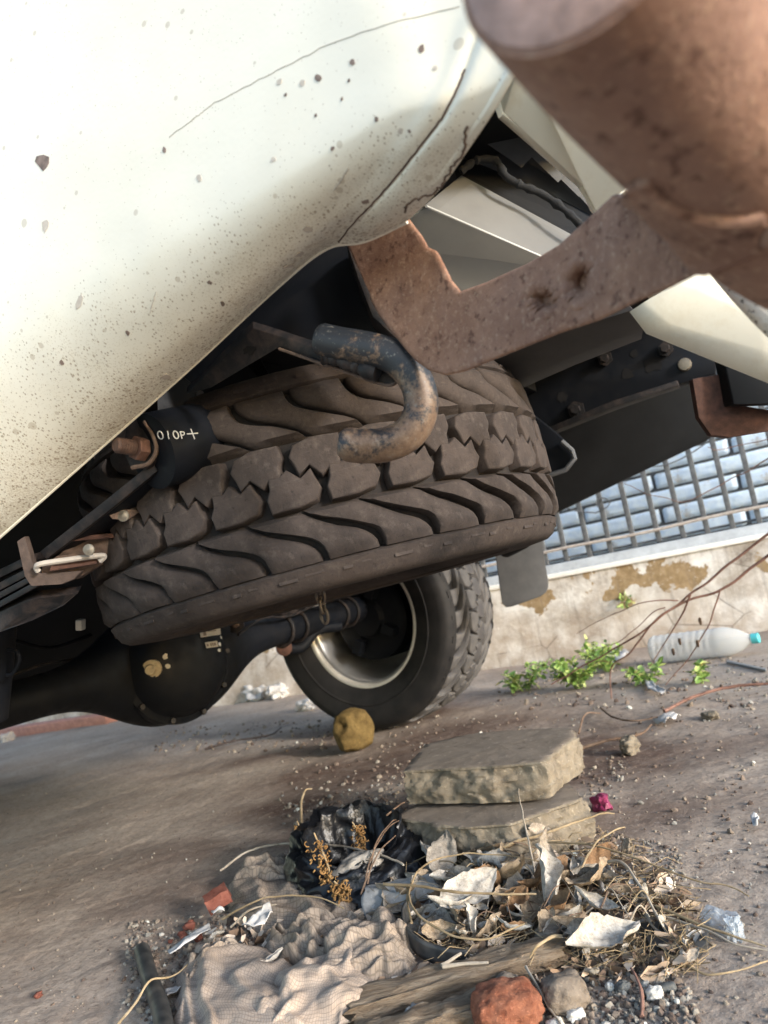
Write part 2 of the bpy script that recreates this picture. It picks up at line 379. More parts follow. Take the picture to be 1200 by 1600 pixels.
a = M('black_plastic_film', .34, 0, .4); a.color((.006, .0065, .008)); a.bump(a.noise(60, 5, .6), .6, .004); a.bump(a.noise(18, 3), .5, .01); BAG = a.m
a = M('black_rubber_hose', .5, 0, .4); a.color(a.ramp(a.noise(40, 5), ((.4, (.018, .019, .020)), (.75, (.07, .066, .06))))); HOSE = a.m
a = M('clear_plastic', .08, 0, .5); a.color((.93, .95, .95)); a.b.inputs['Transmission Weight'].default_value = .80; a.b.inputs['IOR'].default_value = 1.22; a.bump(a.noise(30, 2), .2, .003); CLEAR = a.m
a = M('milky_blue_film', .35, 0, .5); a.color(a.ramp(a.noise(50, 4), ((.35, (.36, .42, .48)), (.7, (.62, .67, .70))))); a.b.inputs['Alpha'].default_value = .42; a.bump(a.noise(70, 4), .6, .003); FILM = a.m
CYAN = simple('cyan_cap', (.08, .46, .50), .4, 0, .1, 30)
PINK = simple('magenta_wrapper', (0.18, 0.021, 0.066), .5, 0, .35, 80, .3)
PAPER = simple('white_litter', (0.421, 0.408, 0.392), .75, 0, .12, 60, .2)
# walls
a = M('peeling_plaster', .9, 0, .2)
w = a.ramp(a.noise(5, 8, .7), ((.28, (0.227, 0.189, 0.152)), (.40, (0.47, 0.42, 0.365)), (.54, (0.713, 0.683, 0.637)), (.7, (0.907, 0.889, 0.85))))
zz = a.n('ShaderNodeSeparateXYZ'); a.l(a.co.outputs['Object'], zz.inputs[0])
damp = a.ramp(zz.outputs[2], ((.02, .85), (.20, .6), (.28, .0)))
w = a.mix(a.math('MULTIPLY', damp, a.ramp(a.noise(6, 5, .65), ((.35, .2), (.6, 1.0)))), w, (0.356, 0.281, 0.213))
och = a.ramp(a.math('MULTIPLY', a.noise(4.3, 7, .62, dist=.3), a.ramp(zz.outputs[2], ((.14, .72), (.30, 1.06)))), ((.555, 0.0), (.57, 1.0)))
w = a.mix(och, w, a.ramp(a.noise(30, 5), ((.3, (0.24, 0.165, 0.0825)), (.7, (0.396, 0.287, 0.169)))))
w = a.mix(a.ramp(a.noise(60, 6, .8), ((.60, 0.0), (.68, .55))), w, (0.92, 0.914, 0.867))
crk = a.ramp(a.voro(3.2, 'DISTANCE_TO_EDGE'), ((0.0, .7), (.012, 0.0)))
w = a.mix(a.math('MULTIPLY', crk, a.ramp(a.noise(3, 3), ((.5, 0.0), (.55, 1.0)))), w, (.10, .08, .065))
w = a.mix(a.ramp(a.noise(9, 6, .7, (3, 3, .35)), ((.52, 0.0), (.72, .6))), w, (.20, .165, .135))
a.color(w); a.bump(och, -.6, .006); a.bump(a.noise(40, 7, .75), .6, .006); PLASTER = a.m
WHITEWASH = simple('whitewashed_ledge', (.74, .72, .67), .85, 0, .12, 18, .3)
BLUEGREY = simple('blue_grey_coping', (.36, .385, .41), .85, 0, .22, 18, .3)
a = M('blue_painted_block', .85, 0, .2); b_ = a.ramp(a.noise(30, 6, .6), ((.3, (0.594, 0.721, 0.871)), (.7, (0.763, 0.859, 0.92)))); b_ = a.mix(a.ramp(a.noise(3.1, 6, .7), ((.60, 0.0), (.66, .85))), b_, a.ramp(a.noise(25, 5), ((.3, (0.212, 0.201, 0.179)), (.7, (0.488, 0.466, 0.42))))); a.color(b_); a.bump(a.noise(55, 5, .65), .5, .006); BLUEBLK = a.m
MORTAR = simple('dark_mortar', (.075, .08, .085), .95, 0, .3, 30)
GRILLE = simple('grey_grille_paint', (.115, .12, .125), .55, .2, .35, 40, .2)
RAILM = simple('weathered_rail', (.42, .36, .31), .7, 0, .3, 60, .2)
PINKKERB = simple('pinkish_kerb_brick', (0.378, 0.198, 0.162), .9, 0, .25, 30, .3)

# ------------------------------------------------------------------ ground and walls
def axis_steps(lo, hi, parts):
    """parts: (from, to, step); beyond them the spacing grows outwards"""
    xs = []
    for a_, b_, st in parts: xs += list(np.arange(a_, b_, st))
    xs.append(parts[-1][1]); st = .06; x = xs[-1]
    while x < hi: x += st; xs.append(x); st *= 1.35
    st = .06; x = xs[0]; pre = []
    while x > lo: x -= st; pre.append(x); st *= 1.35
    return np.array(pre[::-1] + xs)
gxs = axis_steps(-150, 150, [(-4.2, -1.2, .035), (-1.2, 1.3, .0095), (1.3, 3.2, .03)])
gys = axis_steps(-150, 150, [(.2, .7, .03), (.7, 2.0, .0085), (2.0, 3.4, .016), (3.4, 6.5, .04)])
X, Y = np.meshgrid(gxs, gys, indexing='ij')
Z = ground_h(X, Y)
verts = np.stack([X, Y, Z], -1).reshape(-1, 3); nx, ny = len(gxs), len(gys)
idx = np.arange(nx * ny).reshape(nx, ny)
quads = np.stack([idx[:-1, :-1], idx[1:, :-1], idx[1:, 1:], idx[:-1, 1:]], -1).reshape(-1, 4)
me = bpy.data.meshes.new('ground'); me.vertices.add(len(verts)); me.vertices.foreach_set('co', verts.ravel())
me.loops.add(quads.size); me.loops.foreach_set('vertex_index', quads.ravel().astype(np.int32))
me.polygons.add(len(quads)); me.polygons.foreach_set('loop_start', np.arange(0, quads.size, 4, dtype=np.int32))
me.polygons.foreach_set('use_smooth', np.ones(len(quads), bool)); me.update(); me.validate()
dark_ground = np.zeros(X.shape); wob = fbm(X * 5, Y * 5, 4, 61)  # mask of darker red-brown patches at chosen spots of the ground
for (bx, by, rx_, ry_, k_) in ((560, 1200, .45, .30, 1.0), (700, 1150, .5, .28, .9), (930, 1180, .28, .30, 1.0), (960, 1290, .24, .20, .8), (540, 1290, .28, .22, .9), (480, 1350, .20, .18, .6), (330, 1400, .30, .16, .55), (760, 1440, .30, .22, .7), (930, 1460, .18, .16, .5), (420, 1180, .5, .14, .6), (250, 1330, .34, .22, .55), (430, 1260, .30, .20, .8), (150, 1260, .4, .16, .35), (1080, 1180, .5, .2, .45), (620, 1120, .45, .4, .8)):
    g_ = gr(bx, by); dark_ground = np.maximum(dark_ground, k_ * np.exp(-(((X - g_.x) / rx_) ** 2 + ((Y - g_.y) / ry_) ** 2)))
dark_ground = np.clip((dark_ground - .22) * 1.7 + (wob - .47) * 1.3 * (dark_ground > .08), 0, 1)
at2 = me.attributes.new('dark_ground', 'FLOAT', 'POINT'); at2.data.foreach_set('value', dark_ground.ravel().astype(np.float32))
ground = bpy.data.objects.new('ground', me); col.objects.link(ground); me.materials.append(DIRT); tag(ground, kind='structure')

W0 = Vector((0.48, 3.90, 0)); WD = Vector((.886, -.464, 0)).normalized(); WN = Vector((-WD.y, WD.x, 0))  # along, and away from the camera
if WN.y < 0: WN = -WN
def wl(t, n, z): return W0 + WD * t + WN * n + UP * z
lw = thing('low_wall', 'low peeling plaster wall with a white ledge behind the black truck wheel', 'wall', W0)
NU, NZ = 220, 34
rows = []
for i in range(NU + 1):
    t = -6 + 9.5 * i / NU; r_ = []
    for j in range(NZ + 1):
        z = -.05 + .445 * j / NZ
        b = .010 * (fbm(np.array(t * 7.), np.array(z * 7.), 4, 41) - .45) - .012 * max(0, .14 - z) / .14 * -1
        r_.append(wl(t, -float(b), z))
    rows.append(r_)
body = MB(); body.grid(rows); body.prism([wl(-6, .03, -.05), wl(3.5, .03, -.05), wl(3.5, .03, .385), wl(-6, .03, .385)], WN * .16)
body.build('wall_body', PLASTER, lw, angle=60)
lg = MB(); lg.box(wl(-1.25, .035, .402), (WD, WN, UP), (9.5, .095, .022)); lg.build('ledge', WHITEWASH, lw, bevel=.004)
cp = MB(); cp.box(wl(-1.25, .15, .420), (WD, WN, UP), (9.5, .13, .075)); cp.build('coping', BLUEGREY, lw, bevel=.006)

gf = thing('metal_grille', 'dark metal bar grille standing on the low plaster wall', 'grille', wl(.3, .13, .45))
bar0 = None
for k in range(33):
    t = -1.2 + k * .112
    if bar0 is None:
        b = MB(); b.box(wl(0, .12, .98) - wl(0, .12, .98), (WD, WN, UP), (.024, .022, 1.04)); bar0 = b.build('bar', GRILLE, None, bevel=.003); o = bar0
    else:
        o = bar0.copy(); col.objects.link(o)
    o.location = wl(t + random.uniform(-.004, .004), .12, .98 + random.uniform(-.012, .006)); o.rotation_euler = (random.uniform(-.01, .01), random.uniform(-.012, .012), 0)
    o.parent = gf; o.matrix_parent_inverse = Matrix.Translation(-gf.location)
def wire(t0, z0, t1, z1, n, r, name, mat, wob=.004):
    pts = [wl(t0 + (t1 - t0) * i / 24, n, z0 + (z1 - z0) * i / 24 + wob * math.sin(i * 1.3)) for i in range(25)]
    return MB().tube(pts, r, 8).build(name, mat, gf)
wire(-1.3, .515, 2.4, .535, .098, .0075, 'front_rail', RAILM)
wire(-1.3, .475, 2.4, .478, .131, .006, 'bottom_rail', GRILLE, .001)
sc_pts = [wl(.62 + .05 * math.exp(-.16 * k) * math.cos(k * .45) - .03, .10, .70 + .05 * math.exp(-.16 * k) * math.sin(k * .45)) for k in range(22)]
MB().tube([wl(.40, .10, .735), wl(.48, .10, .69), wl(.56, .10, .665), wl(.62, .10, .68)] + sc_pts, .0032, 6).build('scroll', GRILLE, gf)
MB().tube(spline([wl(.80, .10, .86), wl(.86, .10, .825), wl(.95, .10, .815), wl(1.08, .10, .85), wl(1.25, .10, .93)], 6), .0032, 6).build('scroll', GRILLE, gf)

bw = thing('painted_block_wall', 'pale blue rough block wall behind the metal grille', 'wall', wl(.4, .5, 0))
MB().box(wl(-1, .60, 1.0), (WD, WN, UP), (9, .16, 2.3)).build('backing', MORTAR, bw)
blk = []
for s_ in range(5):
    g = []
    for i in range(41):
        r_ = []
        for j in range(7):
            u, v = i / 40 - .5, j / 6 - .5
            e = min((.5 - abs(u)) * 6, .5 - abs(v)); bul = .004 * min(1, e * 9) ** .5 if e > 0 else -.012
            bul += .011 * float(fbm(np.array(u * 24. + s_ * 9), np.array(v * 4. + s_ * 5), 3, 5)) * (1 if e > 0 else 0)
            r_.append(WD * u * .797 - WN * bul + UP * v * .0865)
        g.append(r_)
    b = MB(); b.grid(g); o = b.build('block', BLUEBLK, None, angle=80); blk.append(o.data)
    bpy.data.objects.remove(o)
for r_ in range(-1, 19):
    for k in range(6):
        o = bpy.data.objects.new('block', blk[random.randrange(5)]); col.objects.link(o)
        o.location = wl(-1.6 + k * .8 + (.4 if r_ % 2 else 0), .515, .50 + r_ * .0915)
        o.parent = bw; o.matrix_parent_inverse = Matrix.Translation(-bw.location)
        if random.random() < .5: o.rotation_euler = (0, 0, 0)
pk = MB(); pk.box(wl(-4.6, -.10, .03), (WD, WN, UP), (3.6, .12, .07)); tag(pk.build('brick_kerb', PINKKERB, None, bevel=.01), 'pinkish kerb along the foot of the far plaster wall', 'kerb')

# ------------------------------------------------------------------ truck
truck = thing('pickup_truck', 'cream pickup truck seen from under its rusty rear corner', 'pickup truck', Vector((.3, 1.9, 0)))
def part(name, mb, mat, parent=truck, **k): return mb.build(name, mat, parent, **k)
def px(*pts): return [at(*p) for p in pts]
FWD = -AX_B
def ray_hit(x, y, objs):
    d = (FW + (x - 600) / FPX * CR - (y - 800) / FPX * CU).normalized(); best = None
    for o in objs:
        if o.name not in BVH: 
            me = o.data; BVH[o.name] = BVHTree.FromPolygons([v.co for v in me.vertices], [p.vertices for p in me.polygons])
        h = BVH[o.name].ray_cast(EYE, d)
        if h[0] is not None and (best is None or h[3] < best[2]):
            n = h[1] if h[1].dot(d) < 0 else -h[1]
            best = (h[0], n, h[3])
    return best
BVH = {}

# quarter panel: lower edge, then a section that tucks under, turns and climbs
EDGE = spline(px((-330, 1135, 1.30), (-120, 945, 1.08), (0, 840, .99), (150, 707, .915), (300, 573, .835), (430, 452, .765), (508, 390, .725), (570, 377, .705), (636, 347, .68)), 26)
SECT = [(0, 0), (.012, .006), (.03, .018), (.055, .042), (.078, .078), (.096, .120), (.108, .170), (.113, .23), (.114, .31), (.112, .42), (.10, .6), (.08, .85)]
s0 = EDGE[-1].dot(AX_R)
RPX = [(636, 347), (650, 334), (668, 318), (700, 282), (738, 228), (772, 178), (800, 130), (813, 96), (806, 40), (775, -60), (690, -260), (560, -520)]
RC = [on_s(x, y, s0 - o_) if i else EDGE[-1] for i, ((x, y), (o_, u_)) in enumerate(zip(RPX, SECT))]
secN = 9
def sect_fine():
    S_ = spline([Vector((a_, b_, 0)) for a_, b_ in SECT], secN); R_ = spline(RC, secN); return S_, R_
SF, RF = sect_fine(); NE = len(EDGE); L_ = [0]
for i in range(1, NE): L_.append(L_[-1] + (EDGE[i] - EDGE[i - 1]).length)
CREASE = [(752, 40), (727, 108), (712, 145), (690, 185), (655, 230), (620, 275), (580, 320), (550, 350), (515, 392)]
def pic(p):
    q = p - EYE; d = q.dot(FW); return 600 + FPX * q.dot(CR) / d, 800 - FPX * q.dot(CU) / d
def pl_dist(x, y, pl):
    best = 1e9
    for (x0, y0), (x1, y1) in zip(pl, pl[1:]):
        dx, dy = x1 - x0, y1 - y0; t = min(1, max(0, ((x - x0) * dx + (y - y0) * dy) / (dx * dx + dy * dy + 1e-9)))
        best = min(best, math.hypot(x - x0 - dx * t, y - y0 - dy * t))
    return best
rows, uvs = [], []
for i in range(NE):
    u = L_[i] / L_[-1]; w = min(1, max(0, (u - .45) / .55)); w = w * w * (3 - 2 * w); r_, q_ = [], []
    for j, (sv, rv) in enumerate(zip(SF, RF)):
        a_ = EDGE[i] - AX_R * sv.x + UP * sv.y
        b_ = EDGE[-1] - AX_R * SF[j].x + UP * SF[j].y
        p = a_ + (rv - b_) * w
        p = p - AX_R * (.0035 * (fbm(np.array(p.x * 9), np.array(p.z * 9), 3, 77) - .45))
        # pressed crease near the tail end of the panel and a raised lip beyond it
        X_, Y_ = pic(p); dc = pl_dist(X_, Y_, CREASE); dr_ = pl_dist(X_, Y_, RPX)
        p = p - AX_R * (-.0022 * math.exp(-(dc / 6.0) ** 2) + .0022 * max(0, min(1, (17 - dr_) / 7)) + .0016 * math.exp(-((dc - 17) / 14.0) ** 2))
        r_.append(p); q_.append((u, min(1, sv.y / .34)))
    rows.append(r_); uvs.append(q_)
b = MB(); b.grid(rows, uvs); quarter = part('quarter_panel', b, CREAM, angle=75, solid=.0012)
quarter_hit = quarter
def stick(name, x, y, r, mat, parent, objs, asp=1.0, th=.0006, seed=0, n=9):
    h = ray_hit(x, y, objs)
    if not h: return None
    p, nn, d = h; t = nn.cross(CR).normalized(); b2 = nn.cross(t); rng = random.Random(seed + int(x * 7 + y)); R_ = r / FPX * d
    ang0 = rng.random() * 6; pts = []
    for k in range(n):
        an = k * 2 * math.pi / n; rr = R_ * rng.uniform(.7, 1.25)
        q = t * math.cos(an) * rr * asp + b2 * math.sin(an) * rr
        pts.append(p + nn * .0004 + Matrix.Rotation(ang0, 3, nn) @ q)
    return MB().prism(pts, nn * th).build(name, mat, parent)
for (x, y, r, mt, asp) in [(67, 252, 11, CHIP, 1.7), (72, 353, 9, CHIPG, 1.0), (551, 98, 5, CHIP, 1.2), (499, 122, 5, CHIP, 1.6), (546, 126, 3, CHIP, 1), (659, 77, 5, CHIP, 1.3), (437, 129, 5, CHIPG, 1.2), (474, 130, 5, CHIPG, 1.2), (447, 149, 3, CHIP, 1), (680, 107, 4, CHIPG, 1), (258, 235, 4, CHIP, 1.4), (259, 588, 8, CHIPG, 1.2), (391, 475, 11, CHIPG, 1.3), (468, 396, 8, CHIPG, 1.4), (451, 415, 6, CHIPG, 1.6), (480, 358, 7, CHIPG, 1.3), (571, 314, 5, CHIP, 1.4), (428, 250, 4, CHIPG, 1.3), (312, 278, 5, CHIPG, 1.5), (200, 520, 4, CHIP, 1.2), (348, 474, 4, CHIP, 1.5), (328, 441, 4, CHIP, 1), (97, 566, 4, CHIP, 1.3), (125, 472, 7, CHIPG, 1.8), (626, 204, 4, CHIPG, 1.2), (589, 186, 4, CHIP, 1), (535, 155, 3, CHIP, 1), (640, 205, 3, CHIP, 1), (520, 232, 3, CHIP, 1.4), (494, 181, 3, CHIP, 1)]:
    stick('paint_chip', x, y, r * .85, mt, quarter, [quarter], asp)
def on_line(name, pts, r, mat, parent, objs, flat=.5, lift=.0006, seg=6, wob=0.0):
    out = []; rn = random.Random(len(pts))
    for (x0, y0), (x1, y1) in zip(pts, pts[1:]):
        for k in range(8):
            x, y = x0 + (x1 - x0) * k / 8 + rn.uniform(-wob, wob), y0 + (y1 - y0) * k / 8 + rn.uniform(-wob, wob)
            h = ray_hit(x, y, objs)
            if h: out.append(h[0] + h[1] * lift)
    if len(out) > 2: return MB().tube(out, r, seg).build(name, mat, parent)
on_line('paint_crack', [(266, 214), (310, 182), (330, 165), (384, 136), (440, 108), (510, 72), (600, 40), (735, 8)], .00045, CHIPG, quarter, [quarter], wob=1.2)
on_line('rust_seam', [(727, 108), (712, 145), (690, 185), (655, 230), (620, 275), (580, 320), (550, 350), (525, 382)], .0008, RUSTDARK, quarter, [quarter], wob=.8)
on_line('rust_seam', [(730, 195), (725, 235), (700, 270), (680, 300), (640, 315), (628, 330)], .0011, RUSTPALE, quarter, [quarter], wob=3)
on_line('scratch', [(545, 262), (530, 285), (520, 297)], .0006, CHIPG, quarter, [quarter], wob=1)
on_line('scratch', [(245, 455), (238, 475), (234, 490)], .0005, CHIPG, quarter, [quarter], wob=1)
lip = MB(); lip.tube([p + UP * .0005 for p in EDGE], .0022, 8); part('folded_lip', lip, CREAM2, quarter)

# outer body above and beyond the frame
b = MB(); b.prism([sq(.60, -5.2, 1.06), sq(2.62, -5.2, 1.06), sq(2.62, -.10, 1.06), sq(.60, -.10, 1.06)], UP * .05); part('bed_floor', b, DARKPANEL)
b = MB()
for q in np.arange(-4.6, -.5, .45): b.prism([sq(.70, q, .93), sq(2.56, q, .93), sq(2.56, q + .07, .93), sq(.70, q + .07, .93)], UP * .128)
part('cross_bearers', b, DARKPANEL)
b = MB(); b.box(sq(1.62, -.12, 1.30), (AX_R, AX_B, UP), (2.0, .06, .55)); part('tailgate', b, CREAM2, bevel=.01)
b = MB(); b.prism([sq(2.60, -5.0, .72), sq(2.60, -2.1, .70), sq(2.60, -2.0, .95), sq(2.60, -1.0, .95), sq(2.60, -.9, .70), sq(2.60, -.1, .85), sq(2.60, -.1, 1.6), sq(2.60, -5, 1.6)], AX_R * .05); part('body_side', b, CREAM2, bevel=.006)
b = MB(); b.prism([sq(.57, -5.2, .74), sq(.57, -2.5, .74), sq(.57, -2.4, 1.6), sq(.57, -5.2, 1.6)], AX_R * .05); part('body_side', b, CREAM2, bevel=.006)
b = MB(); b.box(sq(1.45, -2.75, .70), (AX_R, AX_B, UP), (.95, 1.5, .5)); part('underbody_block', b, DARKPANEL, bevel=.06)  # dark box added to block daylight below the floor
b = MB(); b.box(sq(1.62, -4.4, .74), (AX_R, AX_B, UP), (1.8, 1.4, .44)); part('gearbox_housing', b, DARKPANEL, bevel=.05)

# bumper tube and bracket (rusty)
b = MB(); tp = [at(902, -128, .245), at(1020, 60, .295), at(1150, 222, .345), at(1262, 350, .39), at(1262, 350, .39) + CR * .14 + FW * .05 - CU * .03, at(1262, 350, .39) + CR * .34 + FW * .16]
tp = spline(tp, 6); rT = .0446; b.tube(tp, rT, 48)
tube_ = part('bumper_tube', b, RUST, angle=50)
tdir = (tp[0] - tp[1]).normalized()
b = MB(); b.lathe([(0, .005), (.026, .005), (.038, .004), (.042, .002), (.0425, 0), (.041, -.004)], tp[0] - tdir * .0005, tdir, 48); part('end_cap', b, RUSTCAP, tube_)
def bkd(x): return max(.33, .745 - (x - 600) * .00061 - max(0, x - 1000) * .0002)
bu = [(545, 380), (590, 374), (640, 345), (660, 372), (670, 390), (684, 396), (705, 440), (722, 461), (765, 446), (830, 417), (880, 388), (935, 338), (1002, 276), (1040, 314), (1078, 334), (1120, 345), (1190, 340), (1270, 318)]
bl_ = [(585, 465), (598, 490), (615, 515), (628, 530), (640, 545), (655, 562), (675, 576), (700, 583), (730, 577), (800, 548), (880, 516), (940, 497), (1000, 470), (1060, 442), (1120, 410), (1190, 380), (1270, 352)]
def densify(pl):
    out = []
    for (x0, y0), (x1, y1) in zip(pl, pl[1:]): out += [(x0 + (x1 - x0) * k / 9, y0 + (y1 - y0) * k / 9) for k in range(9)]
    return out + [pl[-1]]
def dimple(x, y):
    t = 0
    for (cx, cy, rx, ry, rot) in ((852, 470, 25, 21, 35), (910, 444, 21, 33, 8)):
        c_, s_ = math.cos(rad(rot)), math.sin(rad(rot)); e1, e2 = ((x - cx) * c_ + (y - cy) * s_) / rx, (-(x - cx) * s_ + (y - cy) * c_) / ry; r_ = math.hypot(e1, e2)
        if r_ < 1.25:
            side = .5 + .5 * (e1 * .85 - e2 * .5) / max(r_, .05); wdt = .85 - .70 * max(0, min(1, side))
            t += .017 * max(0, min(1, (1.0 - r_) / wdt)) - .0022 * math.exp(-((r_ - 1.06) / .10) ** 2)
    return t
rows = []
for (x0, y0), (x1, y1) in zip(densify(bu), densify(bl_)):
    r_ = []
    for k in range(47):
        x, y = x0 + (x1 - x0) * k / 46, y0 + (y1 - y0) * k / 46
        hb_ = ray_hit(x, y, [tube_]) if x > 960 else None; db = bkd(x)
        if hb_: db = min(db, (hb_[0] - EYE).dot(FW) + .0015)
        r_.append(at(x, y, db + .002 * noise.noise(Vector((x * .012, y * .012, 0))) + (.0012 if k in (0, 46) else 0) + dimple(x, y)))
    rows.append(r_)
b = MB(); b.grid(rows); bracket = part('bumper_bracket', b, RUST, solid=.009)
wt = [(lambda h_: h_[0] + h_[1] * .001)(ray_hit(x, y, [tube_, bracket])) for x, y in [(1004, 279), (1035, 311), (1075, 332), (1120, 343), (1165, 343), (1190, 338)]]
part('weld_bead', MB().tube(spline(wt, 6), .0032, 8), RUST, bracket)

# body opening above the bracket
b = MB(); b.prism(px((812, 96, .70), (830, 112, .70), (1006, 273, .70), (932, 338, .70), (925, 322, .72), (912, 290, .735), (898, 270, .74), (786, 178, .74)), FW * .03 + UP * .04); part('rear_valance', b, CREAM2, bevel=.002)
b = MB(); b.prism(px((778, 184, .742), (786, 178, .738), (900, 268, .738), (914, 288, .735), (926, 318, .72), (931, 338, .71), (922, 330, .74), (912, 300, .76), (893, 275, .765), (845, 243, .765)), FW * .01 + UP * .03); part('valance_lip', b, CREAM2, bevel=.001)
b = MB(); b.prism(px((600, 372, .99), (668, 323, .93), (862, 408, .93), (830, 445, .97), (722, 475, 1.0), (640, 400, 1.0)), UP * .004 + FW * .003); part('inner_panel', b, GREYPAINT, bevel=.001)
b = MB(); b.prism(px((664, 324, .93), (722, 276, .99), (900, 372, .99), (864, 410, .93)), UP * .004 + FW * .003); part('inner_panel', b, simple('painted_shade_grey', (.13, .13, .125), .7, 0, .1, 12, .05), bevel=.001)  # panel grey made darker: the tailgate's shade is painted into the colour
b = MB(); b.prism(px((715, 282, 1.0), (735, 238, 1.08), (905, 325, 1.08), (960, 380, 1.0), (900, 376, 1.0)), UP * .02 + FW * .01); part('liner', b, DARKPANEL)
b = MB(); pth = [at(x, y, d) for x, y, d in [(720, 268, .97), (745, 250, .97), (775, 252, .97), (790, 275, .96), (815, 290, .96), (850, 305, .96), (890, 335, .95), (920, 365, .95)]]
b.tube(spline(pth, 6), [.005 + .0035 * noise.noise(Vector((i * .9, 3, 1))) for i in range(43)], 10); part('sealing_foam', b, simple('dusty_sealant', (.012, .013, .015), .9, 0, .5, 80, .6))
for k, (x, y, x2, y2) in enumerate([(742, 212, 815, 262), (806, 222, 872, 285), (858, 262, 905, 308), (890, 290, 940, 345)]):
    b = MB(); b.prism(px((x + 30, y - 35, 1.02 + .004 * k), (x2 + 30, y2 - 30, 1.02 + .004 * k), (x2, y2, 1.02 + .004 * k), (x, y, 1.02 + .004 * k)), UP * .015); part('bed_slat', b, simple('bed_slat_grey', (.06, .062, .066), .6, 0, .2, 14))
b = MB(); b.prism(px((738, 222, 1.05), (950, 345, 1.05), (950, 400, 1.05), (725, 260, 1.05)), UP * .02); part('bed_rail', b, simple('bed_rail_grey', (.05, .052, .056), .6, 0, .2, 14))

# frame horn, hook plate, hook
b = MB(); b.prism(px((330, 370, .90), (548, 352, .86), (560, 392, .855), (586, 470, .85), (588, 492, .85), (630, 536, .84), (600, 566, .84), (430, 528, .85), (390, 518, .86), (300, 600, .93), (250, 560, .97)), FW * .02); horn = part('frame_horn', b, BLACK, bevel=.002)
b = MB()
fl = [(543, 380), (556, 412), (572, 450), (586, 490), (588, 492), (606, 512), (626, 530)]
for (x0, y0), (x1, y1) in zip(fl[:3], fl[1:4]): pass
b.prism(px((541, 378, .81), (549, 376, .81), (568, 428, .805), (590, 484, .80), (628, 526, .79), (624, 534, .79), (582, 494, .80), (560, 436, .805)), FW * .05); part('horn_flange', b, DUSTBLACK, horn, bevel=.001)
b = MB(); b.prism(px((549, 376, .825), (585, 372, .82), (600, 440, .81), (632, 520, .80), (628, 528, .80), (590, 486, .81)), FW * .02); part('gusset', b, BLACK, horn)
b = MB(); b.prism(px((396, 513, .82), (432, 524, .81), (500, 547, .79), (585, 572, .765), (622, 588, .755), (622, 597, .755), (606, 601, .757), (580, 594, .765), (490, 563, .79), (436, 543, .81), (330, 606, .90), (292, 616, .93)), FW * .006 + UP * .010); plate = part('hook_plate', b, DUSTBLACK, bevel=.0012)
stick('plate_hole_disc', 392, 545, 8, simple('hole_dark', (.004, .004, .005), .9), plate, [plate], 1.7, n=16)  # black disc painted in for the dark depth of the hole
part('plate_edge', MB().tube(spline(px((436, 545, .808), (490, 564, .787), (545, 583, .772), (585, 597, .762), (610, 602, .754), (623, 595, .752)), 5), .0016, 6), RUSTPALE, plate)
hp = spline(px((500, 530, .77), (530, 537, .762), (575, 545, .75), (612, 556, .742), (640, 580, .736), (656, 612, .733), (656, 648, .731), (638, 678, .73), (606, 694, .73), (570, 697, .73), (530, 693, .732)), 7)
n_ = len(hp); rr = [.0168] * n_
rr[0] = .0155; rr[-1] = .0115; rr[-2] = .0148; rr[-3] = .0163
b = MB(); b.tube(hp, rr, 26); hook = part('tow_hook', b, HOOK, angle=55)
b = MB()
wb = spline(px((508, 556, .772), (535, 562, .765), (560, 572, .758), (590, 582, .75)), 8); b.tube(wb, [.009 + .003 * noise.noise(Vector((i * .8, 1.7, 0))) for i in range(len(wb))], 10); part('weld_bead', b, DUSTBLACK, hook)

# hanger, spring eye and leaf spring
LF = .86
def pl(*pts): return [at(x, y, d * LF) for x, y, d in pts]
ea, eb = at(236, 706, 1.085*LF), at(324, 684, 1.16*LF); ed = (eb - ea).normalized(); eL = (eb - ea).length
ls = None
b = MB(); b.lathe([(0, 0), (.030, 0), (.034, -.001), (.0475, 0), (.048, .004), (.048, eL - .004), (.046, eL), (0, eL)], ea, ed, 40); eye = part('spring_eye', b, BLACK, angle=40)
b = MB(); b.prism(pl((243, 560, 1.13), (300, 552, 1.16), (307, 620, 1.16), (322, 680, 1.155), (300, 690, 1.15), (248, 690, 1.10)), FW * .02); hanger = part('spring_hanger', b, BLACK, bevel=.002)
b = MB(); b.prism(pl((298, 608, 1.165), (305, 606, 1.165), (311, 645, 1.155), (330, 684, 1.145), (328, 712, 1.14), (316, 733, 1.14), (306, 732, 1.14), (318, 708, 1.15), (318, 688, 1.15), (302, 648, 1.16)), FW * .02 + AX_R * .01); part('hanger_flange', b, DUSTBLACK, hanger, bevel=.0015)
b = MB(); b.prism(pl((214, 652, 1.085), (234, 668, 1.08), (247, 698, 1.075), (246, 712, 1.075), (228, 734, 1.08), (204, 733, 1.085), (192, 705, 1.09), (196, 670, 1.09)), ed * .012); shk = part('shackle_plate', b, DUSTBLACK, bevel=.002)
part('plate_rim', MB().tube(spline(pl((226, 658, 1.074), (240, 682, 1.07), (244, 704, 1.07), (232, 724, 1.072), (206, 731, 1.078)), 5), .0028, 7), RUSTPALE, shk)
ba, bb = at(180, 695, 1.045*LF), at(224, 702, 1.08*LF); bd = (bb - ba).normalized()
prof = [(0, 0), (.007, 0)]
for k in range(9): prof += [(.0098, .003 + k * .0035), (.0074, .0047 + k * .0035)]
prof += [(.0098, .036), (0, .036)]
b = MB(); b.lathe(prof, ba, bd, 20); bolt = part('shackle_bolt', b, simple('rusty_thread', (0.0845, 0.0495, 0.0368), .7, .2, .45, 90, .4), shk)
b = MB(); b.lathe([(0, 0), (.0155, 0), (.0155, .014), (0, .014)], ba + bd * .026, bd, 6); part('nut', b, simple('rusty_nut', (.10, .052, .038), .75, .2, .4, 80, .4), shk, smooth=False, bevel=.0015)
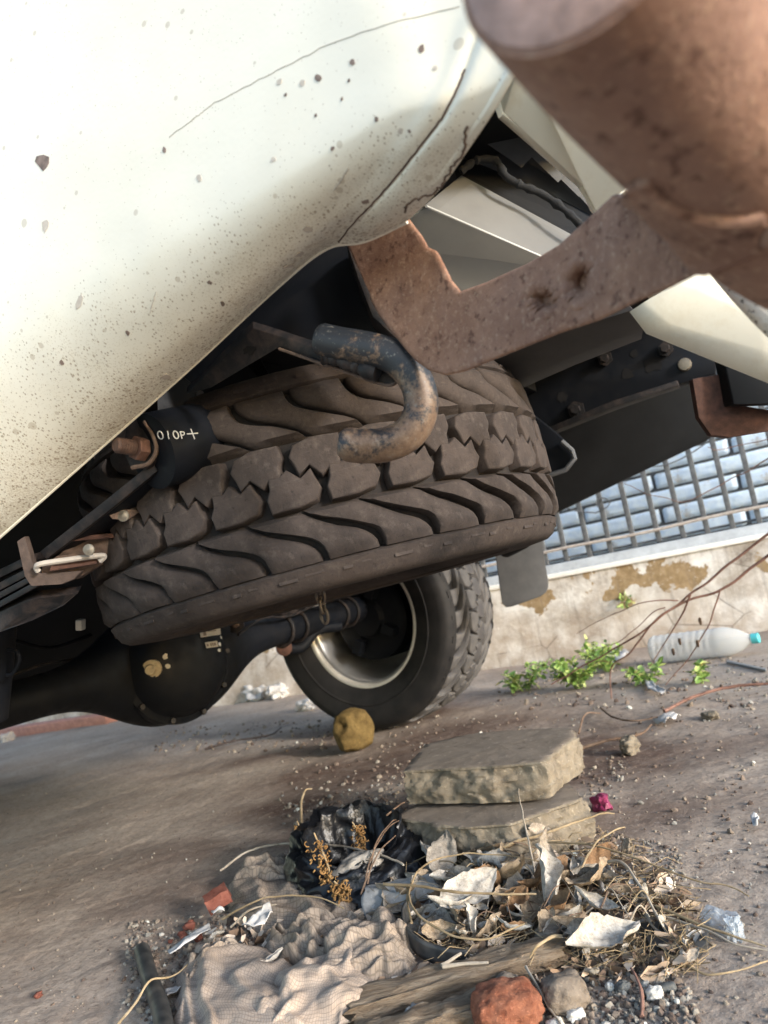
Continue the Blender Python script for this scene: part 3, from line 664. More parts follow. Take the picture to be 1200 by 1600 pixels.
# painted marks 0 1 0 P +
def mark(strokes, x0, y0, wd, ht):
    """hand-painted figure: strokes in a unit box, painted on the spring eye"""
    b = MB()
    for st in strokes:
        out = []
        for (u, v) in st:
            h = ray_hit(x0 + u * wd + (v - .5) * 3.0, y0 - u * wd * .04 + v * ht, [eye, hanger])
            if h: out.append(h[0] + h[1] * .0004)
        if len(out) > 1: b.tube(spline(out, 4), .0008, 6)
    return part('painted_mark', b, WHITEMARK, eye)
ov = [(.5 + .48 * math.sin(k * math.pi / 6), .5 - .5 * math.cos(k * math.pi / 6)) for k in range(13)]
mark([ov], 247, 674, 8, 12)
mark([[(.5, 0), (.5, 1)]], 259, 674, 8, 12)
mark([ov], 270.5, 674, 8, 11.5)
mark([[(.2, 0), (.2, 1.0)], [(.2, .05), (.85, .1), (.9, .35), (.6, .52), (.2, .5)]], 281, 674.5, 8, 11)
mark([[(0, .45), (1, .42)], [(.45, -.1), (.60, 1.05)]], 292, 672, 17, 14)

spring = bpy.data.objects.new('leaf_spring', None); col.objects.link(spring); spring.location = at(120, 860, 1.3 * LF); PLOC['leaf_spring'] = Matrix.Translation(spring.location)
spring.parent = truck; spring.matrix_parent_inverse = Matrix.Translation(-truck.location)
def leafstrip(pts, off, mat, nm='leaf', bev=.0015): 
    b = MB(); b.prism(pl(*pts), off); return part(nm, b, mat, spring, bevel=bev)
leafstrip([(238, 722, 1.085), (246, 736, 1.085), (160, 806, 1.12), (72, 874, 1.17), (62, 862, 1.17), (150, 793, 1.12)], FW * .012, DUSTBLACK)
leafstrip([(246, 738, 1.10), (306, 738, 1.16), (285, 752, 1.2), (236, 796, 1.22), (180, 850, 1.22), (110, 862, 1.2), (72, 876, 1.185), (160, 808, 1.13)], UP * .008 + FW * .01, BLACK)
leafstrip([(168, 784, 1.13), (238, 781, 1.2), (236, 788, 1.2), (172, 791, 1.13)], FW * .02, DUSTBLACK)
leafstrip([(120, 836, 1.17), (186, 832, 1.21), (192, 838, 1.21), (176, 866, 1.22), (88, 872, 1.185)], FW * .012, RUSTPALE, 'spring_pad')
leafstrip([(118, 838, 1.16), (186, 832, 1.2), (186, 840, 1.2), (112, 846, 1.16)], FW * .006, RUSTDARK, 'pad_edge')
leafstrip([(66, 884, 1.17), (90, 868, 1.18), (168, 862, 1.22), (156, 882, 1.22), (120, 905, 1.22), (62, 906, 1.175)], FW * .02, RUSTPALE, 'spring_pad')
leafstrip([(80, 884, 1.16), (150, 874, 1.2), (152, 881, 1.2), (76, 893, 1.16)], FW * .004, RUSTDARK, 'pad_edge')
part('plastic_liner', MB().tube(spline(pl((60, 893, 1.155), (57, 887, 1.152), (64, 881, 1.15), (110, 874, 1.17), (155, 868, 1.195), (163, 870, 1.2), (156, 877, 1.2)), 6), .0038, 8), simple('off_white_plastic', (.30, .27, .235), .6, 0, .12, 40), spring)
for (x, y, d) in ((192, 806, 1.145), (138, 859, 1.165)):
    b = MB(); b.lathe([(0, -.0005), (.0035, -.0005), (.0042, 0), (.0075, .0006), (.0078, .003), (0, .003)], at(x, y, d * LF), FW, 16); part('rivet', b, BOLT, spring)
stick_ = MB(); stick_.prism(pl((170, 804, 1.138), (192, 796, 1.148), (222, 797, 1.165), (200, 812, 1.152), (176, 811, 1.142)), FW * .003); part('rust_patch', stick_, RUSTPALE, spring)
leafstrip([(26, 846, 1.15), (38, 838, 1.15), (52, 884, 1.16), (62, 896, 1.165), (128, 892, 1.2), (116, 905, 1.2), (96, 913, 1.185), (48, 916, 1.165), (38, 900, 1.16)], FW * .014, simple('rusty_clamp', (0.0595, 0.0413, 0.0336), .75, 0, .4, 60, .3), 'spring_clamp')
for (xa, ya, xb, yb, w) in ((-160, 966, 44, 868, 12), (-160, 992, 48, 885, 11), (-160, 1010, 52, 897, 9), (-160, 1026, 56, 908, 9)):
    leafstrip([(xa, ya, 1.42), (xb, yb, 1.18), (xb + 2, yb + w, 1.18), (xa, ya + w * 1.3, 1.42)], FW * .05 + UP * .004, DUSTBLACK)
leafstrip([(-160, 1070, 1.42), (-160, 1040, 1.42), (0, 956, 1.25), (45, 936, 1.21), (62, 935, 1.2), (122, 927, 1.25), (100, 946, 1.24), (50, 970, 1.22), (0, 988, 1.25)], FW * .02 + UP * .01, DUSTBLACK, 'lower_plate')
b = MB(); b.tube(pl((8, 940, 1.5), (2, 1020, 1.52), (-8, 1120, 1.55)), .022, 20); part('shock_absorber', b, BLACK)
b = MB(); b.tube(spline(pl((12, 1015, 1.48), (26, 1018, 1.47), (30, 1032, 1.47), (20, 1052, 1.48), (10, 1055, 1.48)), 5), .003, 8); part('brake_hose', b, BLACK)
b = MB(); b.box(at(126, 976, 1.42), (CR, CU, FW), (.012, .02, .02)); part('pale_connector', b, simple('connector_plastic', (.50, .49, .44), .6, 0, .1), bevel=.002)
b = MB(); b.prism(px((-200, 560, 1.6), (340, 440, 1.50), (450, 640, 1.75), (300, 900, 1.8), (180, 1040, 2.0), (60, 1060, 2.2), (-200, 1130, 2.2)), FW * .03); part('fender_filler', b, DARKPANEL)  # dark sheet extended beyond the fender to block a sky gap

# ------------------------------------------------------------------ tyres
TR, NB = .39, 32; PITCHU = 2 * math.pi * TR / NB
def crown(v):
    a_ = abs(v); r = TR - .5 * v * v
    if a_ > .095: r -= 7.0 * (a_ - .095) ** 2
    return r
def cyl(u, v, dep=0.0):
    r = crown(v) - dep; an = u / TR; return Vector((r * math.cos(an), r * math.sin(an), v))
def block_poly(poly, h=.019, ins=.0022):
    cx = sum(p[0] for p in poly) / len(poly); cy = sum(p[1] for p in poly) / len(poly); b = MB(); bm = b.bm
    def off(p, k):
        dx, dy = p[0] - cx, p[1] - cy; l = math.hypot(dx, dy); return (p[0] + dx / l * k, p[1] + dy / l * k)
    poly = [(poly[i][0] + (poly[(i + 1) % len(poly)][0] - poly[i][0]) * q / 2, poly[i][1] + (poly[(i + 1) % len(poly)][1] - poly[i][1]) * q / 2) for i in range(len(poly)) for q in range(2)]
    rings = [[bm.verts.new(cyl(*off(p, k), dep)) for p in poly] for k, dep in ((.002, h), (0, .0022), (-ins * .5, .0005), (-ins * 1.4, 0))]
    n = len(poly)
    for A, B in zip(rings, rings[1:]):
        for i in range(n): bm.faces.new((A[i], A[(i + 1) % n], B[(i + 1) % n], B[i]))
    c = bm.verts.new(cyl(cx, cy, -.0006))
    for i in range(n): bm.faces.new((rings[-1][i], rings[-1][(i + 1) % n], c))
    return b
def shoulder(sgn, gap):
    b = MB(); g = []; N_ = 11
    def cv(t): return .095 * math.sin(t * math.pi / 2) ** 1.15
    for i in range(N_):
        t = i / (N_ - 1); v = -(.0435 + .0685 * t ** 1.1 + .004 * math.sin(6 * t)); wl_ = gap * (.6 + 1.3 * math.sin(math.pi * t) ** 2 + .4 * t); p0 = cv(t) + wl_ / 2; p1 = cv(t) + PITCHU - wl_ / 2; row = []
        hd = .019
        endd = .0 if 0 < i < N_ - 1 else .019
        if i == N_ - 1: endd = .006
        for (u, dep) in ((p0 - .0005, hd), (p0, .0022), (p0 + .0018, .0003), ((p0 * .75 + p1 * .25), -.0008), ((p0 * .45 + p1 * .55), .0004), ((p0 * .2 + p1 * .8), .0030), (p1 - .004, .0062), (p1, .0095), (p1 + .0015, hd)):
            row.append(cyl(sgn * u, sgn * v, max(dep, endd)))
        g.append(row)
    b.grid(g); return b
rowS = .94
rowA = [(x * .885, y * .955 - .0012) for x, y in [(-.036, -.0415), (.004, -.0425), (.030, -.037), (.039, -.022), (.034, -.010), (.030, .004), (.014, -.006), (-.002, .010), (-.014, .002), (-.030, .003), (-.031, -.012), (-.038, -.024)]]
def mesh_of(b, mat, nm):
    o = b.build(nm, mat, None, angle=50); me = o.data; bpy.data.objects.remove(o); return me
def worn(b, seed):
    for v in b.bm.verts:
        r_ = math.hypot(v.co.x, v.co.y); q = Vector((v.co.y * 34 + seed * 5, v.co.z * 34, seed)); k = noise.noise(q) * .0016 + noise.noise(q * 2.6) * .0009
        if r_ > TR - .012: v.co.x *= 1 + k / r_; v.co.y *= 1 + k / r_
        v.co.z += .0016 * noise.noise(q + Vector((9, 1, 4))); v.co.y += .0022 * noise.noise(q * .8 + Vector((2, 7, 1)))
    return b
KINDS = []
for mat in (TYRE, LUGB):
    KINDS.append([[mesh_of(worn(fn(), w_ + 10 * j_), mat, nm) for w_ in range(5)] for j_, (fn, nm) in enumerate(((lambda: shoulder(1, .009 if mat is TYRE else .020), 'shoulder_block'), (lambda: block_poly(rowA), 'tread_block'), (lambda: block_poly([(-x, -y) for x, y in rowA]), 'tread_block'), (lambda: shoulder(-1, .009 if mat is TYRE else .020), 'shoulder_block')))])
def carcass(mat, hole=.205):
    b = MB(); dp = .0185
    prof = [(hole, -.112), (TR - .15, -.130), (TR - .10, -.141), (TR - .055, -.145), (TR - .034, -.143), (TR - .024, -.137), (TR - .0165, -.124), (TR - .0125, -.115), (TR - .0185, -.111)] + [(crown(v) - dp, v) for v in np.linspace(-.108, .108, 15)] + [(TR - .0185, .111), (TR - .0125, .115), (TR - .0165, .124), (TR - .024, .137), (TR - .034, .143), (TR - .055, .145), (TR - .10, .141), (TR - .15, .130), (hole, .112), (hole - .004, .09), (hole - .004, -.09)]
    b.lathe(prof, Vector((0, 0, 0)), UP, 96, close=True)
    # moulded ring and ticks on the sidewall
    for k in range(64):
        an = k * math.pi / 32 + .02 * math.sin(k * 2.3); rd_ = Vector((math.cos(an), math.sin(an), 0)); tn = Vector((-rd_.y, rd_.x, 0))
        for s_ in (-1, 1): b.box(rd_ * (TR - .0185) + UP * s_ * (.122 + .003 * (k % 2)), (tn, UP, rd_), (.012 + .012 * (k % 3 == 0), .004, .006))
    for s_ in (-1, 1): b.lathe([(TR - .105, s_ * .1400), (TR - .100, s_ * .1428), (TR - .095, s_ * .1408)], Vector((0, 0, 0)), UP, 96)
    return b
def mount(o, parent, mtx):
    o.matrix_world = mtx; o.parent = parent; o.matrix_parent_inverse = PLOC[parent.name].inverted(); PLOC[o.name] = mtx
def axes_matrix(c, n, ref):
    z = n.normalized(); x = (ref - z * ref.dot(z)).normalized(); y = z.cross(x)
    return Matrix(((x.x, y.x, z.x, c.x), (x.y, y.y, z.y, c.y), (x.z, y.z, z.z, c.z), (0, 0, 0, 1)))
def blocks(parent, mtx, kinds):
    for k in range(NB):
        for j, ms in enumerate(kinds):
            me = ms[(k * 7 + j * 3 + (k // 5)) % 5]
            o = bpy.data.objects.new('tread_block' if j in (1, 2) else 'shoulder_block', me); col.objects.link(o)
            mt = mtx @ Matrix.Rotation((k + (.5 if j in (2, 3) else 0)) * 2 * math.pi / NB, 4, 'Z')
            o.matrix_world = mt; o.parent = parent; o.matrix_parent_inverse = PLOC[parent.name].inverted()
ca, sa, cb, sb = math.cos(-.253), math.sin(-.253), math.cos(.118), math.sin(.118)
SN = CR * (sa * cb) + CU * (ca * cb) + FW * sb; SC = at(506, 800, 1.312)
spare = thing('spare_wheel', 'dusty brown spare tyre slung flat under the truck behind the tow hook', 'spare wheel', SC)
mS = axes_matrix(SC, SN, -FW)
t_ = carcass(TYRE).build('tyre', TYRE, None, angle=35)
t_.data.materials.append(simple('groove_rubber', (.016, .013, .012), .9, 0, .4, 40, .3))
for p_ in t_.data.polygons:
    if abs(p_.center.z) < .110 and math.hypot(p_.center.x, p_.center.y) > TR - .035: p_.material_index = 1
mount(t_, spare, mS); blocks(t_, mS, KINDS[0])
b = MB(); b.lathe([(.212, -.118), (.206, -.122), (.198, -.115), (.195, -.05), (.16, .03), (.08, .04), (.055, .03), (0, .03)], Vector((0, 0, 0)), UP, 48)
r_ = b.build('rim', DUSTBLACK, None, solid=.004); mount(r_, spare, mS)
# far rear wheel
WC = at(600, 976, 2.90); WC.z = .408; WAX = Vector((math.sin(rad(32)), math.cos(rad(32)), 0))
wheel = bpy.data.objects.new('wheel', None); col.objects.link(wheel); wheel.location = WC; PLOC['wheel'] = Matrix.Translation(WC); wheel.parent = truck; wheel.matrix_parent_inverse = Matrix.Translation(-truck.location)
mW = axes_matrix(WC, WAX, AX_B) @ Matrix.Diagonal((1.045, 1.045, 1.30, 1))
t_ = carcass(TYREB, .218).build('tyre', TYREB, None, angle=35); mount(t_, wheel, mW); blocks(wheel, mW, KINDS[1])
b = MB(); b.lathe([(.236, -.112), (.240, -.121), (.232, -.126), (.222, -.122), (.2185, -.110)], Vector((0, 0, 0)), UP, 72); o = b.build('rim_lip', RIMLIP, None, solid=.003); mount(o, wheel, mW)
b = MB(); b.lathe([(.2195, -.112), (.212, -.10), (.205, -.085), (.196, -.02), (.192, .05), (.12, .065), (0, .07)], Vector((0, 0, 0)), UP, 72); o = b.build('rim', ALLOY, None, solid=.004); mount(o, wheel, mW)
b = MB(); b.lathe([(0, -.09), (.06, -.09), (.07, -.075), (.135, -.07), (.150, -.06), (.152, .0), (.152, .06), (0, .06)], Vector((0, 0, 0)), UP, 48)
for k in range(4): b.box(Matrix.Rotation(k * 1.57 + .5, 3, 'Z') @ Vector((.105, 0, -.085)), (Matrix.Rotation(k * 1.57 + .5, 3, 'Z') @ Vector((1, 0, 0)), Matrix.Rotation(k * 1.57 + .5, 3, 'Z') @ Vector((0, 1, 0)), UP), (.05, .03, .035))
o = b.build('brake_drum', BLACK, None, angle=35); mount(o, wheel, mW)
# left wheel stays outside the picture, at the other end of the axle
LW = Vector((-1.22, 1.46, .392)); lw_ = bpy.data.objects.new('wheel', None); col.objects.link(lw_); lw_.location = LW; PLOC[lw_.name] = Matrix.Translation(LW); lw_.parent = truck; lw_.matrix_parent_inverse = Matrix.Translation(-truck.location)
mL = axes_matrix(LW, AX_R, AX_B); o = carcass(TYREB).build('tyre', TYREB, None, angle=35); mount(o, lw_, mL)

# axle with its housing, cover, plug, stickers
DC = at(272, 1030, 2.0); HB = at(572, 948, 2.88); AD = (HB - DC).normalized(); AL = (HB - DC).length
b = MB(); rings = []; K = 36; NS = 90
for i in range(NS + 1):
    t = -1.05 + (1.05 + AL) * i / NS; rv = .046 + .113 * math.exp(-(abs(t) / .24) ** 3); rd = .046 + .022 * math.exp(-(abs(t) / .22) ** 3)
    fwd_ = AX_B; c = DC + AD * t
    if t > AL * .72: rv *= 1.0; 
    rings.append([b.bm.verts.new(c + UP * math.cos(k * 2 * math.pi / K) * rv + fwd_ * math.sin(k * 2 * math.pi / K) * rd) for k in range(K)])
for A, B in zip(rings, rings[1:]):
    for k in range(K): b.bm.faces.new((A[k], A[(k + 1) % K], B[(k + 1) % K], B[k]))
b.bm.faces.new(rings[0]); b.bm.faces.new(rings[-1][::-1])
axle = part('rear_axle', b, BLACK)
CN = Vector((.72, -.69, .02)).normalized(); CC = DC - AD * .045 + Vector((.02, -.02, 0)) - UP * .006
b = MB(); b.lathe([(.150, -.02), (.152, .045), (.150, .052), (.141, .055), (.135, .058), (.130, .066), (.120, .092), (.098, .112), (.06, .122), (0, .124)], CC, CN, 56); cover = part('differential_cover', b, BLACK, axle, angle=30)
p = ray_hit(236, 1046, [cover]); b = MB(); b.lathe([(0, .012), (.011, .012), (.013, .009), (.013, 0), (.022, -.001), (.024, -.008)], p[0], p[1], 20); part('drain_plug', b, BRASS, axle)
for x, y in ((258, 1026), (262, 1041)): stick('sealant_spot', x, y, 4, simple('spot_pale', (.4, .36, .28), .7), axle, [cover])
for (x0, y0, w, h_, nm) in ((311, 979, 32, 17, 'sticker'), (320, 1004, 19, 9, 'sticker')):
    ds = 1.83 if y0 < 1000 else 1.83
    hh = [ray_hit(x0 + dx, y0 + dy, [cover, axle]) for dx, dy in ((0, 0), (w, -w * .14), (w + 2, h_ - w * .14), (2.5, h_))]
    dmin = min(h[2] for h in hh if h); q0 = []
    for (dx, dy) in ((0, 0), (w, -w * .14), (w + 2, h_ - w * .14), (2.5, h_)):
        k = (FW + (x0 + dx - 600) / FPX * CR - (y0 + dy - 800) / FPX * CU).normalized(); q0.append(EYE + k * (dmin - .003))
    b = MB(); b.prism(q0, FW * .0015); st_ = part(nm, b, STICKER, axle)
    e1, e2 = q0[1] - q0[0], q0[3] - q0[0]
    b = MB()
    for (u0, v0, u1, v1) in ([(.08, .12, .9, .3), (.15, .45, .3, .9), (.38, .5, .8, .6)] if h_ > 12 else [(.4, .25, .5, .75), (.55, .25, .65, .75), (.7, .25, .85, .7), (.1, .3, .25, .7)]):
        b.prism([q0[0] + e1 * a_ + e2 * c_ - FW * .0006 for a_, c_ in ((u0, v0), (u1, v0), (u1, v1), (u0, v1))], FW * .0004)
    part('sticker_print', b, INK, axle)
for x, y in ((345, 996), (343, 1006), (342, 1016)): stick('paint_dot', x, y, 2.6, WHITEMARK, axle, [cover, axle], 1.2, n=10)
for (x, y, d) in ((158, 1052, 1.80), (369, 976, 2.05), (453, 950, 2.4)):
    b = MB(); b.prism([at(x - 10, y - 8, d), at(x + 11, y - 12, d), at(x + 12, y + 4, d), at(x + 2, y + 14, d), at(x - 9, y + 12, d)], FW * .01); bt = part('axle_bracket', b, DUSTBLACK, axle, bevel=.001)
    b = MB(); b.lathe([(0, -.006), (.008, -.006), (.009, 0), (.009, .004)], at(x, y, d), FW, 6); part('bracket_bolt', b, RUSTPALE, axle)
b = MB(); b.tube(spline(px((440, 1012, 2.45), (470, 1012, 2.5), (495, 985, 2.55), (530, 978, 2.62)), 5), .018, 12); part('damper_mount', b, BLACK, axle)
b = MB(); b.lathe([(.022, 0), (.026, .004), (.018, .008), (0, .008)], at(444, 1012, 2.41), -FW, 20); part('rubber_bush', b, RUSTDARK, axle)
b = MB(); b.tube(spline(px((20, 1072, 1.72), (90, 1056, 1.78), (150, 1046, 1.82)), 5), .008, 10); part('brake_pipe', b, DUSTBLACK, axle)
b = MB(); b.tube([DC + FWD * .1 + UP * .02, DC + FWD * 1.6 + UP * .16], .035, 20); part('propeller_shaft', b, BLACK)
def pipe(name, pts, r, mat, parent=truck): return part(name, MB().tube(spline(px(*pts), 6), r, 10), mat, parent)
pipe('brake_pipe', [(0, 1064, 1.68), (60, 1040, 1.72), (130, 1026, 1.8), (180, 1000, 1.86), (215, 985, 1.9)], .0035, DUSTBLACK, axle)
pipe('brake_pipe', [(372, 992, 2.05), (410, 966, 2.2), (455, 962, 2.36), (505, 938, 2.55)], .004, DUSTBLACK, axle)
pipe('cable', [(20, 1000, 1.9), (80, 1012, 1.95), (150, 990, 2.0), (200, 985, 2.05)], .005, BLACK)
pipe('cable', [(440, 905, 2.4), (500, 930, 2.45), (560, 925, 2.5), (600, 905, 2.5)], .006, DUSTBLACK)
pipe('cable', [(345, 618, 1.25), (420, 600, 1.2), (470, 585, 1.15), (520, 600, 1.12)], .004, BLACK)
for (x, y, d, r) in ((900, 640, 2.05, .012), (945, 560, 2.1, .010), (1040, 545, 1.9, .010)):
    part('frame_bolt', MB().lathe([(0, -.012), (r, -.012), (r * 1.1, -.008), (r * 1.1, 0), (r * 1.9, 0), (r * 1.9, .006), (0, .006)], on_s(x, y, 1.94), AX_R, 6), DUSTBLACK)
for t in (.46, .54, .92, 1.0):
    c = DC + AD * (t * AL if t < .9 else t * AL * .86)
    ring_ = [c + UP * math.cos(q) * .052 + AX_B * math.sin(q) * .052 for q in [rad(v) for v in range(-100, 281, 20)]]
    part('u_bolt', MB().tube(ring_, .006, 8), DUSTBLACK, axle)
for q_ in range(10):
    an = q_ * math.pi / 5; e1 = CN.cross(UP).normalized(); e2 = CN.cross(e1)
    part('cover_bolt', MB().lathe([(0, .010), (.007, .010), (.008, .007), (.008, 0), (.0, 0)], CC + CN * .054 + (e1 * math.cos(an) + e2 * math.sin(an)) * .143, CN, 6), DUSTBLACK, axle)
# hanging chain: links
CHL = simple('chain_steel', (.10, .085, .075), .55, .5, .4, 80)
chain = bpy.data.objects.new('hanging_chain', None); col.objects.link(chain); chain.location = at(500, 920, 1.42); PLOC[chain.name] = Matrix.Translation(chain.location); chain.parent = truck; chain.matrix_parent_inverse = Matrix.Translation(-truck.location)
for k in range(5):
    c = at(494 + k * 3.2, 900 + k * 15.5, 1.17); side = (Matrix.Rotation(k * 1.35 + .3, 3, 'Z') @ Vector((1, 0, 0))); dn = (at(501, 922, 1.35) - at(495, 892, 1.35)).normalized()
    pts = [c + dn * math.cos(an) * .0125 + side * math.sin(an) * .0066 for an in [i * math.pi / 8 for i in range(17)]]
    b = MB(); b.tube(pts, .0025, 7, cap=False); part('link', b, CHL, chain)

# right-hand side of the truck: rails, side panel, flap, cream corner
b = MB(); b.prism([on_s(x, y, 2.50) for x, y in ((745, 870), (845, 813), (985, 745), (1100, 690), (1135, 668), (1180, 540), (1000, 470), (745, 600))], AX_R * .02); part('side_panel', b, DARKPANEL, bevel=.003)
b = MB(); b.prism([on_s(x, y, 1.95) for x, y in ((740, 640), (830, 598), (1010, 512), (1120, 560), (1118, 584), (1062, 600), (860, 673), (800, 700))], AX_R * .05); rail = part('frame_rail', b, BLACK, bevel=.004)
b = MB(); b.prism([on_s(x, y, 1.93) for x, y in ((856, 668), (958, 626), (1058, 594), (1060, 602), (960, 636), (860, 676))], AX_R * .05); part('rail_flange', b, DUSTBLACK, rail, bevel=.002)
for (x, y, r) in ((980, 584, 9), (878, 620, 8), (1020, 568, 13), (990, 552, 6)): stick('rail_hole_disc', x, y, r, simple('hole_black', (.002, .002, .003), .95), rail, [rail], 1.0, n=16)  # flat black discs stand for the shade inside the rail holes
b = MB(); h = ray_hit(1070, 570, [rail]); b.lathe([(0, .012), (.014, .010), (.016, .004), (.016, 0)], h[0], h[1], 20); part('rail_plug', b, BOLT, rail)
b = MB(); b.prism(px((690, 589, 1.20), (780, 560, 1.15), (880, 519, 1.08), (990, 484, 1.0), (1006, 512, 1.05), (1003, 530, 1.1), (900, 570, 1.2), (820, 605, 1.3), (700, 640, 1.35)), UP * .01 + FW * .01); part('floor_brace', b, simple('brace_brown_grey', (.035, .032, .030), .6, 0, .2, 20), bevel=.002)
b = MB(); b.prism([on_s(x, y, 1.80) for x, y in ((822, 640), (868, 676), (890, 698), (898, 716), (884, 734), (845, 748), (832, 700))], AX_R * .03); brk = part('hose_bracket', b, BLACK, bevel=.003)
part('bracket_lip', MB().tube([on_s(x, y, 1.79) for x, y in ((878, 690), (894, 704), (898, 716), (884, 734), (846, 747))], .006, 8), PLASTIC, brk)
stick('white_dot', 836, 684, 4, WHITEMARK, brk, [brk], 1.0, n=12)
b = MB(); b.tube(px((842, 824, 2.1), (815, 845, 2.2), (790, 858, 2.3)), .026, 20); part('exhaust_tip', b, BLACK)
b = MB(); b.prism(px((772, 850, 2.46), (846, 832, 2.40), (852, 880, 2.40), (857, 908, 2.40), (857, 918, 2.40), (853, 926, 2.40), (845, 932, 2.40), (800, 948, 2.45), (791, 949, 2.46), (785, 943, 2.46)), FW * .012); part('mud_flap', b, PLASTIC, bevel=.002)
cg = [[(984, 487, .84), (1010, 521, .84), (1180, 590, .80), (1260, 622, .78)], [(1010, 470, .83), (1050, 505, .825), (1190, 545, .785), (1265, 575, .77)], [(1050, 447, .82), (1085, 455, .81), (1180, 500, .78), (1265, 525, .765)], [(1112, 412, .805), (1130, 425, .80), (1195, 480, .775), (1265, 500, .76)]]
b = MB(); b.grid([px(*r) for r in cg]); o = part('body_corner', b, CREAM2, solid=.004, angle=25)
b = MB(); pt = spline(px((1112, 392, .60), (1160, 448, .58), (1210, 500, .565), (1260, 545, .55)), 6); b.tube(pt, .0115, 18)
a = M('cracked_white_paint', .7, 0, .2); f = a.noise(30, 7, .7, (1, 5, 5)); a.color(a.ramp(f, ((.36, (.06, .05, .045)), (.44, (.66, .62, .53)), (.7, (.76, .72, .63))))); a.bump(f, .8, .004)
part('peeling_trim', b, a.m)
b = MB(); b.prism(px((1082, 592, 1.5), (1128, 584, 1.5), (1140, 630, 1.5), (1200, 640, 1.46), (1270, 628, 1.44), (1270, 664, 1.44), (1200, 674, 1.46), (1140, 684, 1.5), (1112, 681, 1.5), (1092, 652, 1.5)), FW * .02); part('tow_bracket', b, RUSTDARK, bevel=.003)
b = MB(); b.prism(px((1128, 550, 1.47), (1270, 590, 1.4), (1270, 628, 1.4), (1190, 630, 1.43), (1146, 632, 1.46)), FW * .04); part('bumper_stay', b, DARKPANEL, bevel=.003)

# ------------------------------------------------------------------ loose things on the ground
def outline_rock(name, mat, top, z1, z0, rough, label, cat, grow=.012, seed=0, n=190, topmat=None, dome=.004):
    """broken slab: top outline picked in the picture, uneven sides, rough top"""
    P_ = [gr(x, y, z1) for x, y in top]; cen = sum(P_, Vector()) / len(P_); per = []
    m_ = len(P_); L2 = [0]
    for i in range(m_): L2.append(L2[-1] + (P_[(i + 1) % m_] - P_[i]).length)
    for k in range(n):
        t = L2[-1] * k / n; i = max(j for j in range(m_) if L2[j] <= t); f = (t - L2[i]) / (L2[i + 1] - L2[i]); per.append(P_[i].lerp(P_[(i + 1) % m_], f))
    o3 = Vector((seed * 3.1, seed * 1.7, seed)); rings = []
    def ring(f, z, amp, out):
        r_ = []
        for k, p in enumerate(per):
            d = (p - cen); d.z = 0; l = d.length; d.normalize(); q = cen + d * (l * f)
            w = .7 * noise.noise(q * 16 + o3 + UP * z * 22) + .5 * noise.noise(q * 45 + o3 + UP * z * 60) + .40 * noise.noise(q * 110 + o3 + UP * z * 170)
            ch = abs(noise.noise(q * 9 + o3 + UP * z * 9))
            q = q + d * (out + amp * w - amp * 1.2 * ch); q.z = z + (.35 * amp * w if f < 1 else .25 * amp * w); r_.append(q)
        return r_
    h = z1 - z0
    for k in range(16): rings.append(ring(1.0, z0 + h * k / 16.0, rough, grow * math.sin(math.pi * min(1, .25 + k / 18)) ))
    rings.append(ring(1.0, z1 - .004, rough * .5, .001)); rings.append(ring(.985, z1 - .0005, rough * .25, 0))
    for k in range(1, 12): rings.append(ring(.985 * (1 - k / 12), z1 + dome * k / 12 , rough * .16 + .0008, 0))
    b = MB(); V = [[b.bm.verts.new(p) for p in r_] for r_ in rings]
    for A, B in zip(V, V[1:]):
        for i in range(n): b.bm.faces.new((A[i], A[(i + 1) % n], B[(i + 1) % n], B[i]))
    c = b.bm.verts.new(cen + UP * dome)
    for i in range(n): b.bm.faces.new((V[-1][i], V[-1][(i + 1) % n], c))
    b.bm.faces.new(V[0][::-1])
    o = b.build(name, mat, None, angle=50); o['label'] = label; o['category'] = cat
    if topmat:
        o.data.materials.append(topmat)
        for p in o.data.polygons:
            if p.normal.z > .85 and p.center.z > z1 - .012: p.material_index = 1
    return o
outline_rock('concrete_slab', CONC, [(628, 1205), (662, 1163), (730, 1146), (800, 1140), (895, 1136), (900, 1150), (872, 1172), (848, 1190), (790, 1196), (720, 1200)], .150, .086, .014, 'upper broken concrete slab, lying on another slab behind the heap', 'concrete slab', .006, 3, topmat=CONCTOP)
outline_rock('concrete_slab', CONC, [(612, 1276), (640, 1262), (700, 1225), (800, 1215), (880, 1215), (908, 1236), (912, 1246), (852, 1268), (800, 1287), (726, 1294), (655, 1284)], .078, -.02, .016, 'lower broken concrete slab, half buried under another slab', 'concrete slab', .008, 5, topmat=CONCTOP, dome=.002)

def rock_at(name, x, y, wpx, asp, mat, label, cat='stone', h=.7, sub=4, rough=.25, freq=1.6, seed=0, group=None, sink=.25):
    p = gg(x, y); d = (p - EYE).dot(FW); r = wpx / FPX * d / 2
    b = MB(); b.rock(p + UP * (r * h * (1 - sink)), (r, r * asp, r * h), sub, rough, freq, seed, Matrix.Rotation(seed * 1.37, 3, 'Z') if asp < .99 and seed else None)
    return tag(b.build(name, mat, None, angle=60), label, cat, group)
rock_at('porous_stone', 796, 1598, 118, .85, REDSTONE, 'red porous stone at the bottom beside the old plank', h=.62, sub=5, rough=.12, freq=2.4, seed=0)
rock_at('concrete_lump', 797, 1553, 46, .9, BUFFSTONE, 'small grey buff lump lying on the old plank', h=.6, seed=4, rough=.3, sink=-.5)
rock_at('concrete_lump', 886, 1570, 74, .9, BUFFSTONE, 'buff gritty lump to the side of the red porous stone', h=.8, seed=7, rough=.2)
rock_at('concrete_lump', 860, 1478, 46, .9, BUFFSTONE, 'buff gritty lump among the dry leaves above the curled pale leaf', h=.8, seed=9, rough=.2)
